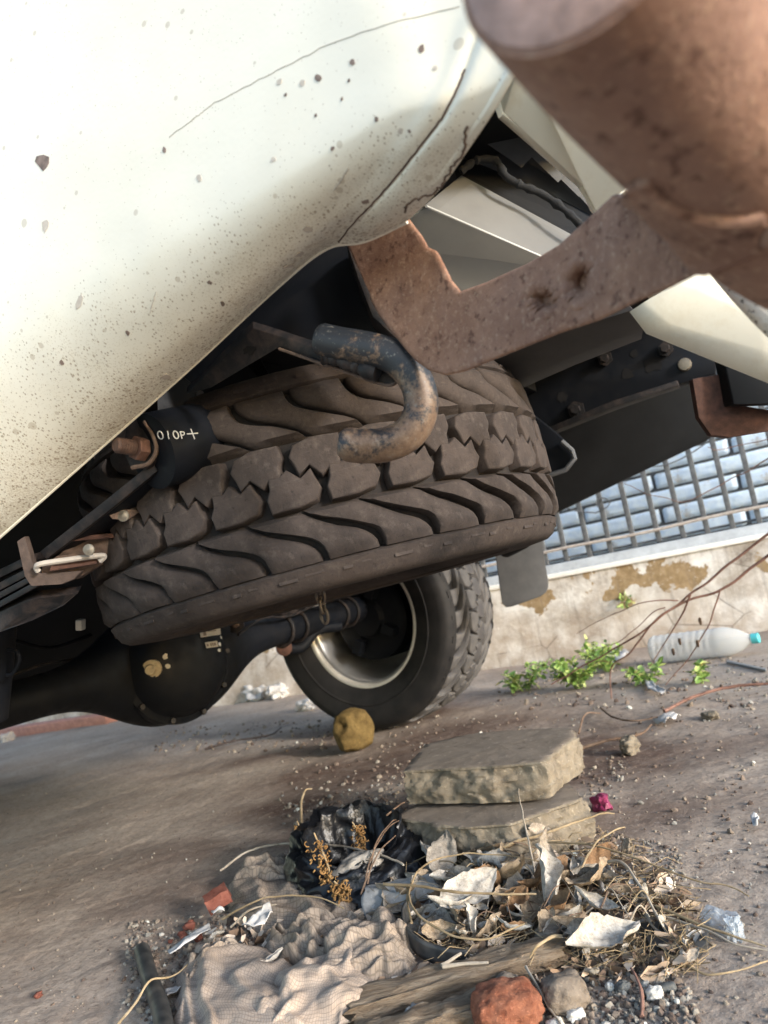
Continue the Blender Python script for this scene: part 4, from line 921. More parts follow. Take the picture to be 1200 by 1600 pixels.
rock_at('stone', 1024, 1558, 30, .9, WHITESTONE, 'small white stone on the dirt by a dark pebble', h=.7, seed=3, rough=.3)
rock_at('stone', 1044, 1548, 32, .6, DARKSTONE, 'dark grey green pebble touching the white stone', h=.5, seed=0, rough=.12)
rock_at('stone', 1000, 1388, 26, .8, DARKSTONE, 'dark pebble among straw right of the leaf heap', h=.7, seed=2, rough=.15)
rock_at('stone', 974, 1546, 26, .8, DARKSTONE, 'grey green stone below the curled pale leaf', h=.8, seed=5, rough=.3)
rock_at('stone', 953, 1544, 16, .8, WHITESTONE, 'little pale stone next to the grey green stone', h=.9, seed=6, rough=.3)
rock_at('stone', 955, 1374, 21, .8, WHITESTONE, 'white pebble under the long straw arc', h=.8, seed=8, rough=.2)
rock_at('stone', 655, 1596, 36, .8, GREYSTONE, 'grey crystalline stone against the front of the plank', h=.9, seed=11, rough=.4)
rock_at('stone', 985, 1176, 40, .7, CONC, 'angular buff stone on the dark dirt beside the slabs', h=.8, seed=12, rough=.4)
rock_at('stone', 1110, 1122, 30, .7, CONC, 'dark flat clod on the dirt near the fallen twig', h=.5, seed=13, rough=.4)
rock_at('stone', 900, 1588, 30, .8, WHITESTONE, 'pinkish white stone in front of the buff lump', h=.6, seed=14, rough=.3)
rock_at('stone', 868, 1604, 38, .8, WHITESTONE, 'whitish stone right beside the red porous stone', h=.5, seed=15, rough=.3)
for k, (x, y, w) in enumerate([(285, 1462, 16), (297, 1450, 20), (310, 1466, 18), (266, 1470, 9), (60, 1556, 14)]):
    rock_at('brick_chip', x, y, w, .8, BRICKRED, ('red brick chip nearest to the brick fragment, second of the row', 'largest red brick chip by the cloth edge', 'red brick chip touching the white strip', 'tiny red brick crumb at the left end of the chips', 'lone red brick chip far out on the bare dirt')[k], 'brick chip', h=.7, seed=20 + k, sub=3, group='red brick chips by the cloth', rough=.35)
b = MB(); p0 = gg(345, 1432); b.box(p0 + UP * .035, ((CR * .75 + FW * .4 + UP * .3), (UP * .9 - CR * .35), (FW - CR * .4)), (.042, .022, .03)); bmesh.ops.subdivide_edges(b.bm, edges=b.bm.edges, cuts=3, use_grid_fill=True)
for v in b.bm.verts: v.co += Vector((noise.noise(v.co * 60), noise.noise(v.co * 60 + Vector((5, 0, 0))), noise.noise(v.co * 60 + Vector((0, 7, 0))))) * .003
tag(b.build('brick_fragment', BRICKRED, None, bevel=0), 'flat red brick fragment leaning at the corner of the grey cloth', 'brick fragment')

# yellow foam lump by the tyre
p = gg(558, 1172); b = MB(); b.rock(p + UP * .066, (.070, .058, .074), 5, .11, 1.2, 2)
cav = p + UP * .09 + Vector((-.042, -.05, .01))
for v in b.bm.verts:
    d_ = (v.co - cav).length
    if d_ < .035: v.co += (p + UP * .07 - v.co) * .45 * (1 - d_ / .035)
tag(b.build('foam_lump', FOAM, None, angle=70), 'crumbling yellow brown foam lump on the dirt before the rear tyre', 'foam lump')

# plank
def log(x0, y0, x1, y1, z0, z1, w, t, mat, name, label, cat, seed=0, grow=0.0):
    A, B = gg(x0, y0, z0), gg(x1, y1, z1); ax = (B - A).normalized(); side = ax.cross(UP).normalized(); up_ = side.cross(ax); n, k_ = 60, 26; b = MB(); rows = []
    for i in range(n + 1):
        f = i / n; r_ = []
        for k in range(k_ + 1):
            an = 2 * math.pi * k / k_; ca_, sa_ = math.cos(an), math.sin(an)
            sx = math.copysign(abs(ca_) ** .55, ca_) * w / 2 * (1 - grow * f); sz = math.copysign(abs(sa_) ** .55, sa_) * t / 2
            q = A.lerp(B, f) + side * sx + up_ * sz
            gn = noise.noise(Vector((f * 5 + seed, an * 2.2, seed))) * .005 + noise.noise(Vector((f * 9, math.cos(an) * 9, math.sin(an) * 9 + seed))) * .003 - .006 * max(0, noise.noise(Vector((f * 3, math.cos(an) * 14, math.sin(an) * 14 + seed))))
            e = .02 * noise.noise(Vector((an * 3, seed, i // 58))) if i in (0, n) else 0
            r_.append(q + (side * ca_ + up_ * sa_) * gn + ax * e)
        rows.append(r_)
    b.grid(rows); b.bm.faces.new([b.bm.verts.new(p) for p in rows[0][:-1]]); b.bm.faces.new([b.bm.verts.new(p) for p in rows[-1][:-1]])
    o = b.build(name, mat, None, weld=True, angle=60); return tag(o, label, cat)
log(548, 1590, 880, 1500, .010, .018, .052, .028, WOOD, 'old_plank', 'weathered split plank at the bottom behind the red porous stone', 'plank', 1, .2)
log(560, 1640, 780, 1580, .006, .012, .05, .03, WOOD, 'old_plank', 'lower piece of weathered wood along the bottom behind the red porous stone', 'plank', 4, .2)
# cement piece, hose, black strip
b = MB(); A, B = gg(575, 1424, .022), gg(690, 1408, .026); ax = (B - A).normalized(); rows = []
for i in range(25):
    f = i / 24; r_ = []
    for k in range(19):
        an = math.pi * (-.15 + 1.3 * k / 18); q = A.lerp(B, f) + (ax.cross(UP).normalized() * math.cos(an) * -.032 + UP * (math.sin(an) * .020 - .012))
        r_.append(q + ax * (.010 * noise.noise(Vector((k * .35, i // 24 * 5, 2))) if i in (0, 24) else 0) + UP * .002 * noise.noise(q * 70))
    rows.append(r_)
b.grid(rows); tag(b.build('cement_piece', LIGHTGREY, None, solid=.007), 'curved pale grey cement piece in front of the black plastic bag', 'cement piece')
b = MB(); hs = spline([gg(224, 1498, .016), gg(236, 1540, .016), gg(252, 1585, .016), gg(262, 1640, .016)], 6)
b.tube(hs, .0125, 22, cap=False); b.tube(hs, .0085, 22, cap=False); r0_ = hs[0] - (hs[1] - hs[0]).normalized() * .002
tag(b.build('rubber_hose', HOSE, None), 'short black rubber hose on the dirt left of the netted cloth', 'hose')
b = MB(); hs = spline([gg(655, 1462, .045), gg(640, 1475, .038), gg(642, 1492, .03), gg(662, 1508, .025), gg(700, 1514, .018), gg(735, 1512, .012)], 8)
ring = []
for i, p in enumerate(hs): ring.append([p + UP * z for z in np.linspace(-.013, .013, 5)])
b.grid(ring); tag(b.build('rubber_strip', HOSE, None, solid=.003), 'bent black rubber strip between the cloth and the leaf heap', 'rubber strip')
b = MB(); b.prism([gg(1000, 1462, .012), gg(1042, 1460, .012), gg(1060, 1484, .008), gg(1020, 1492, .008)], UP * .006); tag(b.build('dark_scrap', HOSE, None, bevel=.001), 'dark rubber scrap under straw at the edge of the litter', 'rubber scrap')
b = MB(); b.prism([gg(1082, 1500, .004), gg(1098, 1482, .01), gg(1112, 1474, .01), gg(1106, 1490, .004), gg(1092, 1502, .003)], UP * .008); tag(b.build('dark_scrap', HOSE, None, bevel=.001), 'small black scrap below the milky film', 'rubber scrap')

# cloth sheets
def coons(bot, top, lef, rig, nu, nv):
    """sheet over four border polylines (ground places)"""
    def ev(pl, t):
        t = min(max(t, 0), 1) * (len(pl) - 1); i = min(int(t), len(pl) - 2); return pl[i].lerp(pl[i + 1], t - i)
    rows = []
    for i in range(nu + 1):
        u = i / nu; r_ = []
        for j in range(nv + 1):
            v = j / nv
            r_.append(ev(bot, u) * (1 - v) + ev(top, u) * v + ev(lef, v) * (1 - u) + ev(rig, v) * u - (bot[0] * (1 - u) * (1 - v) + bot[-1] * u * (1 - v) + top[0] * (1 - u) * v + top[-1] * u * v))
        rows.append(r_)
    return rows
def cloth(name, label, bot, top, lef, rig, mat, hgt, seed, nu=90, nv=70, fold=.02, kx=3.0, ky=5.0, base=.004, dirn=0.0, tile=1.0):
    B = [spline([gr(x, y) for x, y in l], 6) for l in (bot, top, lef, rig)]
    rows = coons(*B, nu, nv); uv = []; out = []
    for i, r_ in enumerate(rows):
        o_, q_ = [], []
        for j, p in enumerate(r_):
            u, v = i / nu, j / nv
            w1 = noise.noise(Vector((u * 2 + seed, v * 2, 0))); w2 = noise.noise(Vector((u * 2.5, v * 2.5 + seed, 4)))
            a_ = (u * math.cos(dirn) + v * math.sin(dirn)) * kx + w1 * 1.4; c_ = (-u * math.sin(dirn) + v * math.cos(dirn)) * ky + w2 * 1.6
            f1 = 1 - abs(math.sin(a_ * math.pi)); f2 = 1 - abs(math.sin(c_ * math.pi)); 
            sm = .5 + .5 * noise.noise(Vector((u * 3 + seed, v * 3 + 2, 9)))
            z = hgt * (math.sin(math.pi * min(max(u, .02), .98)) * math.sin(math.pi * min(max(v, .02), .98))) ** .5 * (.6 + .4 * sm) + fold * .85 * ((.5 + .5 * math.cos(2 * math.pi * a_)) ** 2.2 * sm + (.5 + .5 * math.cos(2 * math.pi * c_)) ** 2.2 * (1 - sm) * .8) + fold * .22 * noise.noise(Vector((u * 4 + seed, v * 4, 1))) + fold * .05 * (1 - 2 * abs(noise.noise(Vector((u * 9 + seed, v * 9, 5)))))
            e = min(u, 1 - u, v, 1 - v); z *= min(1, .3 + e * 9)
            p = p + Vector((noise.noise(Vector((u * 4, v * 9, seed))), noise.noise(Vector((u * 9, v * 4, seed + 3))), 0)) * .008
            p.z = gz(p) + base + max(0.0, z); o_.append(p); q_.append((u * tile, v * tile * .8))
        out.append(o_); uv.append(q_)
    b = MB(); b.grid(out, uv); o = b.build(name, mat, None, solid=.0018, angle=180)
    return tag(o, label, 'cloth', None)
cloth('netted_cloth', 'large beige netted cloth spread at the bottom beside the black hose', [(268, 1640), (330, 1660), (420, 1660), (500, 1640)], [(318, 1492), (360, 1478), (440, 1500), (470, 1520)], [(268, 1640), (276, 1570), (285, 1520), (318, 1492)], [(500, 1640), (475, 1600), (462, 1560), (470, 1520)], CLOTH, .028, 1.3, fold=.016, kx=2.2, ky=1.8, dirn=.5)
cloth('netted_cloth', 'beige netted cloth hump against the end of the plank', [(362, 1650), (430, 1640), (500, 1625), (560, 1600)], [(450, 1530), (500, 1512), (560, 1500), (625, 1490)], [(362, 1650), (395, 1600), (420, 1560), (450, 1530)], [(560, 1600), (590, 1570), (600, 1540), (625, 1490)], CLOTH, .032, 4.1, fold=.018, kx=1.7, ky=1.4, dirn=.9, tile=.9)
cloth('netted_cloth', 'folded grey cloth ridge between the beige netting and the black strip', [(500, 1560), (550, 1560), (600, 1545), (648, 1525)], [(515, 1470), (560, 1462), (610, 1462), (650, 1470)], [(500, 1560), (505, 1530), (508, 1500), (515, 1470)], [(648, 1525), (652, 1505), (652, 1490), (650, 1470)], CLOTH2, .044, 7.7, fold=.026, kx=1.6, ky=1.2, dirn=1.1, tile=.7)
cloth('netted_cloth', 'crumpled grey cloth bundle in front of the black bag beside the brick fragment', [(365, 1440), (420, 1470), (490, 1475), (560, 1455)], [(355, 1385), (420, 1372), (480, 1375), (545, 1390)], [(365, 1440), (358, 1420), (352, 1400), (355, 1385)], [(560, 1455), (560, 1430), (555, 1410), (545, 1390)], CLOTH2, .020, 9.2, fold=.020, kx=1.3, ky=2.6, dirn=.1, tile=.9)
cloth('netted_cloth', 'narrow fold of dusty cloth under the long pale stalk', [(358, 1400), (400, 1398), (450, 1395), (500, 1388)], [(370, 1378), (420, 1366), (460, 1360), (505, 1358)], [(358, 1400), (360, 1392), (364, 1384), (370, 1378)], [(500, 1388), (502, 1378), (504, 1368), (505, 1358)], CLOTH2, .03, 12.5, fold=.03, kx=1.2, ky=1.6, dirn=.2, tile=.5)
cloth('netted_cloth', 'tattered cloth scraps between the two large cloths', [(420, 1500), (470, 1515), (520, 1520), (570, 1500)], [(420, 1465), (470, 1455), (520, 1450), (575, 1455)], [(420, 1500), (418, 1488), (418, 1476), (420, 1465)], [(570, 1500), (575, 1485), (578, 1470), (575, 1455)], CLOTH2, .02, 15.5, fold=.03, kx=2, ky=2.6, dirn=.3, tile=.6)
cloth('netted_cloth', 'dark twisted rag edge behind the large beige cloth', [(282, 1545), (300, 1520), (330, 1495), (360, 1480)], [(300, 1560), (320, 1530), (350, 1505), (385, 1490)], [(282, 1545), (290, 1550), (296, 1556), (300, 1560)], [(360, 1480), (368, 1483), (376, 1486), (385, 1490)], CLOTH2, .02, 18.5, fold=.02, kx=2, ky=1.5, tile=.4)

# black bag, hollow, with a dusty lump in its mouth
c0 = gg(562, 1372); b = MB(); rows = []
for i in range(81):
    an = 2 * math.pi * i / 80; r_ = []
    for j in range(31):
        t = j / 30; pr = spline_t = None
        R_ = .165 - .115 * t if t < .62 else .0975 - .02 * ((t - .62) / .38); z = .078 * math.sin(min(1, t / .6) * math.pi / 2) ** .7 if t < .62 else .078 - .074 * ((t - .62) / .38)
        d3 = Vector((math.cos(an), math.sin(an), 0)); q = Vector((math.cos(an) * 1.9, math.sin(an) * 1.9, t * 3))
        w = noise.noise(q * 1.2) + .6 * (1 - 2 * abs(noise.noise(q * 2.2))) + .16 * (1 - 2 * abs(noise.noise(q * 5)))
        back = .55 + .75 * (.5 + .5 * math.sin(an - .2)) if t > .02 else 1
        r_.append(c0 + Vector((d3.x * R_ * .80, d3.y * R_ * .80, 0)) + d3 * .016 * w + UP * (z * back + .014 * w * min(1, t * 4)))
    rows.append(r_)
rows[-1] = rows[0]
b.grid(rows); b = b; tag(b.build('plastic_bag', BAG, None, weld=True, angle=70), 'crumpled glossy black plastic bag lying open before the slabs', 'plastic bag')
p = gg(572, 1392, .02); b = MB(); b.rock(p + UP * .012, (.05, .035, .030), 4, .3, 1.5, 6); tag(b.build('dusty_lump', stone('dusty_lump', (.16, .14, .12), (.32, .29, .25), 25, .5), None), 'dusty grey lump inside the open black bag', 'lump')

# leaves
def leaf_mesh(L, W, curl, bend, twist, seed, mat):
    b = MB(); g = []; rn = random.Random(seed); n, m_ = 18, 10
    for i in range(n + 1):
        t = i / n; w = W * (math.sin(math.pi * min(1, t * .97 + .03)) ** .75) * (1 - .25 * t); r_ = []
        for j in range(m_ + 1):
            s_ = j / m_ * 2 - 1; cu = curl * (1 + .4 * math.sin(t * 5 + seed)); an = s_ * cu
            y = math.sin(an) / max(cu, .05) * w; z = (1 - math.cos(an)) / max(cu, .05) * w + .20 * W * noise.noise(Vector((t * 5, s_ * 2.2, seed))) + .12 * W * noise.noise(Vector((t * 13, s_ * 5, seed)))
            if abs(s_) > .9: y *= 1 + .22 * noise.noise(Vector((t * 14, s_, seed)))
            v = Vector((L * (t - .5), y, z)); v.z += bend * L * (4 * (t - .5) ** 2); v = Matrix.Rotation(twist * (t - .5), 3, 'X') @ v; r_.append(v)
        g.append(r_)
    b.grid(g)
    b.tube([Vector((-L * .62, 0, bend * L * 1.3)), Vector((-L * .48, 0, bend * L + .0005)), Vector((0, 0, .0012)), Vector((L * .45, 0, bend * L * .8 + .001))], [.0008, .0008, .0006, .0003], 5)
    o = b.build('dry_leaf', mat, None, angle=180); me = o.data; bpy.data.objects.remove(o); return me
LM = [leaf_mesh(1, .26 + .05 * (k % 3), (.5, 1.1, 1.7, .9)[k % 4], (.10, .22, -.12, .3, .05)[k % 5], (.5, -1.2, 1.6)[k % 3], k * 3.3, LEAFS[k % 4 if k % 7 else 2]) for k in range(12)]
def leaf(x, y, lpx, yaw, pitch, roll, k, label, z=.012, group=None, wid=1.0):
    p = gg(x, y, z); d = (p - EYE).dot(FW); s_ = lpx / FPX * d
    o = bpy.data.objects.new('dry_leaf', LM[k % 12]); col.objects.link(o); o.location = p; o.rotation_euler = (roll, pitch, yaw); o.scale = (s_, s_ * wid, s_)
    return tag(o, label, 'dry leaf', group)
leaf(868, 1428, 120, 1.35, -.75, .5, 2, 'long pale leaf standing upright in the leaf heap', .05, wid=.8)
leaf(863, 1385, 70, 1.6, -1.0, .2, 8, 'pointed grey leaf standing at the back of the heap', .045, wid=.6)
leaf(950, 1500, 130, .15, .12, .35, 10, 'wide curled pale leaf lying right of the plank end', .028, wid=1.2)
leaf(936, 1418, 95, .4, -.15, -.4, 1, 'broad tan curled leaf lit on the right of the heap', .035, wid=1.3)
leaf(800, 1412, 105, 2.3, .5, .6, 5, 'rolled tan leaf with a dark hollow in the middle of the heap', .035)
leaf(745, 1450, 110, .5, -.2, .5, 0, 'large crumpled grey leaf over the black strip', .05, wid=1.3)
leaf(715, 1468, 70, .2, .2, -.3, 6, 'torn whitish leaf above the black strip', .045)
leaf(700, 1375, 80, 1.0, -.6, .3, 4, 'greyish leaf propped behind the cement piece', .04, wid=1.2)
leaf(770, 1365, 80, 2.2, .2, .9, 9, 'dull leaf at the back of the heap under the straw arc', .03)
leaf(940, 1450, 75, -.6, .3, .2, 6, 'twisted pale leaf between the buff lump and the straw', .03)
leaf(925, 1533, 55, 1.9, .5, .5, 0, 'grey leaf scrap under the wide curled pale leaf', .01)
leaf(985, 1352, 50, 1.7, .9, .2, 4, 'narrow grey leaf standing in the gravel behind the straw', .02, wid=.6)
leaf(1013, 1425, 52, 1.7, 1.0, .2, 0, 'dark narrow leaf standing beside the dark pebble', .02, wid=.6)
leaf(745, 1480, 50, 1.6, -.9, .4, 2, 'small bright white leaf tip sticking up by the strip', .04)
HX = [(600, 1440), (640, 1400), (690, 1350), (760, 1350), (850, 1340), (930, 1370), (1000, 1400), (1040, 1440), (1010, 1490), (960, 1500), (880, 1490), (800, 1490), (720, 1500), (660, 1470)]
def inside(x, y, poly):
    c = False; n = len(poly)
    for i in range(n):
        (x1, y1), (x2, y2) = poly[i], poly[(i + 1) % n]
        if (y1 > y) != (y2 > y) and x < (x2 - x1) * (y - y1) / (y2 - y1) + x1: c = not c
    return c
ANCH = [(630, 1412, 'by the cement piece'), (660, 1490, 'beside the black rubber strip'), (760, 1495, 'along the back of the plank'), (840, 1500, 'at the plank end'), (700, 1365, 'behind the cement piece'), (770, 1345, 'at the foot of the lower slab'), (860, 1345, 'under the straw arc by the slab'), (868, 1430, 'around the upright pale leaf'), (940, 1420, 'near the broad tan leaf'), (860, 1478, 'by the buff lump in the heap'), (950, 1490, 'near the wide curled pale leaf'), (1005, 1392, 'beside the dark pebble'), (1030, 1465, 'over the dark rubber scrap'), (745, 1440, 'by the crumpled grey leaf'), (800, 1415, 'by the rolled tan leaf')]
def where(x, y): return min(ANCH, key=lambda a_: (a_[0] - x) ** 2 + (a_[1] - y) ** 2)[2]
LEAFCOL = ['greyish', 'tan', 'pale', 'brown']
def leafcol(k): return LEAFCOL[(k % 12) % 4 if (k % 12) % 7 else 2]
rl = random.Random(5); cnt = 0
while cnt < 130:
    x, y = rl.uniform(600, 1040), rl.uniform(1340, 1500)
    if not inside(x, y, HX): continue
    hz = .008 + .03 * max(0, 1 - ((x - 790) / 180) ** 2) * rl.random()
    lk, ll = rl.randrange(12), rl.uniform(34, 100)
    leaf(x, y, ll, rl.uniform(0, 6.28), rl.uniform(-.6, .6), rl.uniform(-.9, .9), lk, f"{'small' if ll < 52 else 'middle-sized' if ll < 76 else 'large'} {leafcol(lk)} dry leaf {where(x, y)}", hz, 'dry leaves in the litter heap', rl.uniform(.8, 1.3)); cnt += 1
LOOSE = {(600, 1450): 'under the cement piece', (575, 1470): 'between the cement piece and the cloth hump', (425, 1520): 'on top of the large beige cloth', (560, 1462): 'at the right end of the cloth bundle', (500, 1500): 'in the gap between the two large cloths', (340, 1480): 'beside the long white strip', (1075, 1495): 'next to the small black scrap', (1010, 1512): 'just right of the wide curled pale leaf', (1090, 1520): 'under the curved straw on the dirt', (700, 1530): 'on the middle of the plank'}
for (x, y, l, k) in ((600, 1450, 40, 0), (575, 1470, 46, 0), (425, 1520, 50, 6), (560, 1462, 36, 4), (500, 1500, 40, 3), (340, 1480, 30, 2), (1075, 1495, 26, 2), (1010, 1512, 24, 1), (1090, 1520, 30, 4), (700, 1530, 30, 3)):
    leaf(x, y, l, rl.uniform(0, 6.28), rl.uniform(-.5, .5), rl.uniform(-.8, .8), k, f"loose {leafcol(k)} dry leaf {LOOSE[(x, y)]}", .02, 'loose dry leaves around the heap')

# straw and stalks picked out one by one
def stalk(name, label, pts, r, mat, cat='straw', group=None, taper=.5):
    P_ = spline([gg(x, y, z) for x, y, z in pts], 8); n = len(P_)
    P_ = [p + Vector((noise.noise(p * 40), noise.noise(p * 40 + Vector((9, 0, 0))), noise.noise(p * 40 + Vector((0, 9, 0))))) * .0016 for p in P_]
    return tag(MB().tube(P_, [r * (1 - taper * i / n) * (1 + .25 * noise.noise(P_[i] * 90)) for i in range(n)], 7).build(name, mat, None), label, cat, group)
stalk('straw', 'long pale stalk lying across the cloth bundle and the bag', [(348, 1388, .035), (400, 1368, .05), (470, 1362, .055), (540, 1370, .055), (610, 1388, .05), (640, 1398, .045)], .0022, STRAWPALE, taper=.2)
stalk('straw', 'thick straw arc rising from the heap towards the slabs', [(735, 1390, .03), (800, 1368, .045), (870, 1352, .05), (920, 1332, .05), (955, 1312, .04), (966, 1302, .03)], .0024, STRAW)
stalk('straw', 'long thin straw reaching right over the gravel', [(850, 1360, .04), (930, 1368, .045), (1000, 1380, .035), (1080, 1396, .02), (1140, 1402, .012), (1172, 1410, .006)], .0017, STRAW)
stalk('straw', 'pale forked straw lying diagonally to the lower right', [(955, 1392, .04), (985, 1400, .045), (1020, 1440, .03), (1050, 1480, .015), (1090, 1514, .006)], .0024, STRAWPALE)
stalk('straw', 'straw pair running off to the right edge below the film', [(1030, 1440, .02), (1080, 1458, .02), (1140, 1475, .012), (1198, 1486, .008)], .0021, STRAW)
stalk('straw', 'lower straw of the pair running off to the right edge', [(1040, 1450, .016), (1100, 1468, .016), (1150, 1486, .010), (1215, 1492, .006)], .0018, STRAWPALE)
stalk('straw', 'curved straw sweeping along the lower right dirt', [(1072, 1510, .006), (1080, 1520, .006), (1110, 1530, .005), (1150, 1524, .005), (1215, 1506, .006)], .0017, STRAW)
stalk('straw', 'big looping straw over the black strip', [(655, 1500, .05), (650, 1470, .06), (675, 1430, .07), (730, 1410, .07), (800, 1402, .06), (860, 1404, .05)], .0017, STRAW)
stalk('straw', 'lower half of the looping straw above the plank', [(648, 1450, .06), (660, 1490, .06), (700, 1512, .05), (760, 1520, .045), (810, 1505, .045), (830, 1490, .04)], .0019, STRAW)
stalk('straw', 'stout straw crossing the heap level with the black strip', [(612, 1448, .06), (660, 1456, .065), (720, 1462, .06), (790, 1460, .055), (850, 1456, .05)], .0025, STRAW)
stalk('straw', 'bright straw curving over the plank end', [(886, 1504, .035), (870, 1520, .045), (850, 1532, .045), (835, 1536, .035)], .0024, STRAW)
stalk('straw', 'forked white straw lying on the plank', [(700, 1550, .035), (740, 1546, .036), (772, 1544, .036)], .0028, STRAWPALE)
stalk('straw', 'short prong beside the white straw on the plank', [(698, 1549, .035), (715, 1541, .038), (730, 1534, .040)], .0028, STRAWPALE)
stalk('straw', 'straw laid over the black hose at the left', [(180, 1605, .006), (215, 1580, .02), (240, 1562, .032), (272, 1545, .025), (300, 1520, .02)], .0020, STRAW)
stalk('straw', 'straw across the gap between the cloths', [(352, 1462, .03), (380, 1458, .04), (430, 1452, .05), (500, 1452, .05), (545, 1460, .04)], .0018, STRAW)
stalk('straw', 'second straw below the one across the cloth gap', [(365, 1478, .03), (400, 1465, .045), (440, 1460, .045)], .0020, STRAWPALE)
stalk('straw', 'upright forked straw stem against the lower slab', [(845, 1410, .03), (838, 1370, .08), (832, 1340, .10), (830, 1318, .11)], .0017, STRAWPALE)
stalk('straw', 'pale twig by the slab foot running left to right', [(672, 1350, .01), (720, 1352, .012), (760, 1350, .012)], .0022, STRAWPALE)
stalk('straw', 'straw leaning between the tan leaf and the gravel', [(915, 1395, .03), (945, 1370, .05), (975, 1350, .05), (988, 1340, .045)], .0018, STRAW)
stalk('straw', 'thin white stalk at the bottom right of the red stone', [(828, 1545, .03), (845, 1570, .025), (862, 1590, .015), (880, 1612, .01)], .0018, STRAWPALE)
for k, (pts) in enumerate([[(575, 1425, .03), (590, 1400, .06), (620, 1370, .08), (640, 1352, .08)], [(580, 1412, .03), (600, 1388, .07), (626, 1362, .085), (634, 1350, .08)], [(570, 1430, .03), (600, 1395, .06), (632, 1372, .07)], [(620, 1352, .09), (640, 1332, .09), (655, 1320, .085)]]):
    stalk('dry_stalk', ('outer brown stem bent out of the black bag', 'inner brown stem crossing the outer one at the bag', 'lowest brown stem leaning out of the black bag', 'upper brown twig end against the lower slab')[k], pts, .0016, STRAWDARK, 'dry stalk', 'brown stems by the bag')
stalk('dry_stalk', 'reddish stem lying on the front of the lower slab', [(700, 1345, .01), (690, 1320, .04), (665, 1300, .07), (640, 1290, .08)], .0012, TWIG, 'dry stalk')
stalk('dry_stalk', 'reddish root piece standing in the gravel near the buff lump', [(1003, 1590, .003), (1006, 1570, .012), (1000, 1552, .02), (992, 1540, .022)], .0026, TWIG, 'dry stalk')
rs = random.Random(11)
for k in range(60):
    x, y = rs.uniform(640, 1040), rs.uniform(1350, 1500)
    if not inside(x, y, HX): continue
    an = rs.uniform(-.9, .9); l = rs.uniform(30, 90); z = rs.uniform(.02, .05)
    stalk('straw', f"{'short' if l < 50 else 'long' if l > 72 else 'middling'} fine straw {'rising' if an < -.3 else 'falling' if an > .3 else 'lying level'} {where(x, y)}", [(x - l * math.cos(an) / 2, y - l * math.sin(an) / 2, z * .6), (x + rs.uniform(-8, 8), y + rs.uniform(-10, 10), z), (x + l * math.cos(an) / 2, y + l * math.sin(an) / 2, z * .6)], rs.uniform(.0007, .0014), rs.choice((STRAW, STRAWPALE, STRAWDARK)), 'straw', 'fine straws tangled in the heap')
# dried seed heads
for (x, y, hgt, w, lab) in ((487, 1372, .075, 26, 'brown dried seed head on the left, standing by the bag'), (520, 1420, .09, 34, 'large orange brown dried seed head drooping over the grey cloth'), (572, 1362, .06, 20, 'small orange dried seed head in front of the dusty lump'), (540, 1432, .03, 28, 'lowest pale orange seed head lying on the cloth')):
    p = gg(x, y, .02); d = (p - EYE).dot(FW); R_ = w / FPX * d * .5; t_ = thing('seed_head', lab, 'dry plant', p)
    b = MB(); b.tube(spline([p, p + UP * hgt * .5 + CR * .006, p + UP * hgt * 1.15 - CR * .008], 5), .0014, 6); b.build('stem', STRAW, t_)
    b = MB()
    for q in range(70):
        c = p + UP * rs.uniform(.1, 1.0) * hgt + CR * rs.gauss(0, R_ * .5) + FW * rs.gauss(0, R_ * .4); a_ = Vector((rs.gauss(0, 1), rs.gauss(0, 1), rs.gauss(0, 1))).normalized(); c2 = a_.orthogonal().normalized(); l = rs.uniform(.004, .009)
        b.tube([c + (a_ * math.cos(q_) + c2 * math.sin(q_)) * l * .6 for q_ in (0, .9, 1.8, 2.7, 3.5)], rs.uniform(.0009, .0019), 5)
    b.build('husks', SEED, t_, angle=180)
stalk('dry_stalk', 'curled pale husk topping the left seed head', [(480, 1335, .05), (482, 1318, .085), (490, 1306, .10), (500, 1302, .10)], .0032, STRAW, 'dry plant')

# scraps of litter
def scrap(name, label, outline, mat, cat, z=.012, th=.0012, warp=.006, seed=0):
    P_ = [gg(x, y, z) for x, y in outline]; c = sum(P_, Vector()) / len(P_); b = MB(); g = []
    for f in (0, .35, .7, 1.0):
        r_ = []
        for k in range(25):
            t = k / 24 * len(P_); i = int(t) % len(P_); q = c.lerp(P_[i].lerp(P_[(i + 1) % len(P_)], t - int(t)), f); r_.append(q + UP * (warp * noise.noise(q * 45 + UP * seed) + warp * .6 * noise.noise(q * 120)))
        g.append(r_)
    b.grid(g); return tag(b.build(name, mat, None, weld=True, solid=th, angle=180), label, cat)
scrap('paper_scrap', 'white torn sheet curled on the upper edge of the beige cloth', [(388, 1505), (420, 1485), (432, 1470), (438, 1490), (410, 1505)], PAPER, 'paper scrap', .06, warp=.01, seed=1)
scrap('paper_scrap', 'long white strip left of the beige cloth', [(264, 1500), (300, 1478), (330, 1462), (332, 1468), (300, 1490), (268, 1506)], PAPER, 'paper scrap', .02, seed=2)
scrap('paper_scrap', 'white crumb under the straw by the brick fragment', [(333, 1446), (350, 1444), (356, 1452), (338, 1456)], PAPER, 'paper scrap', .03, warp=.01, seed=3)
scrap('paper_scrap', 'white flake between the black hose and the cloth', [(258, 1552), (276, 1545), (284, 1550), (262, 1560)], PAPER, 'paper scrap', .012, seed=4)
scrap('paper_scrap', 'small white tuft on the open dirt at the right', [(1178, 1296), (1186, 1290), (1192, 1298), (1188, 1306), (1180, 1306)], PAPER, 'paper scrap', .012, warp=.012, seed=5)
scrap('paper_scrap', 'curled white bark piece below the green weeds', [(1008, 1068), (1018, 1064), (1030, 1080), (1042, 1088), (1034, 1092), (1014, 1082)], PAPER, 'paper scrap', .015, warp=.01, seed=6)
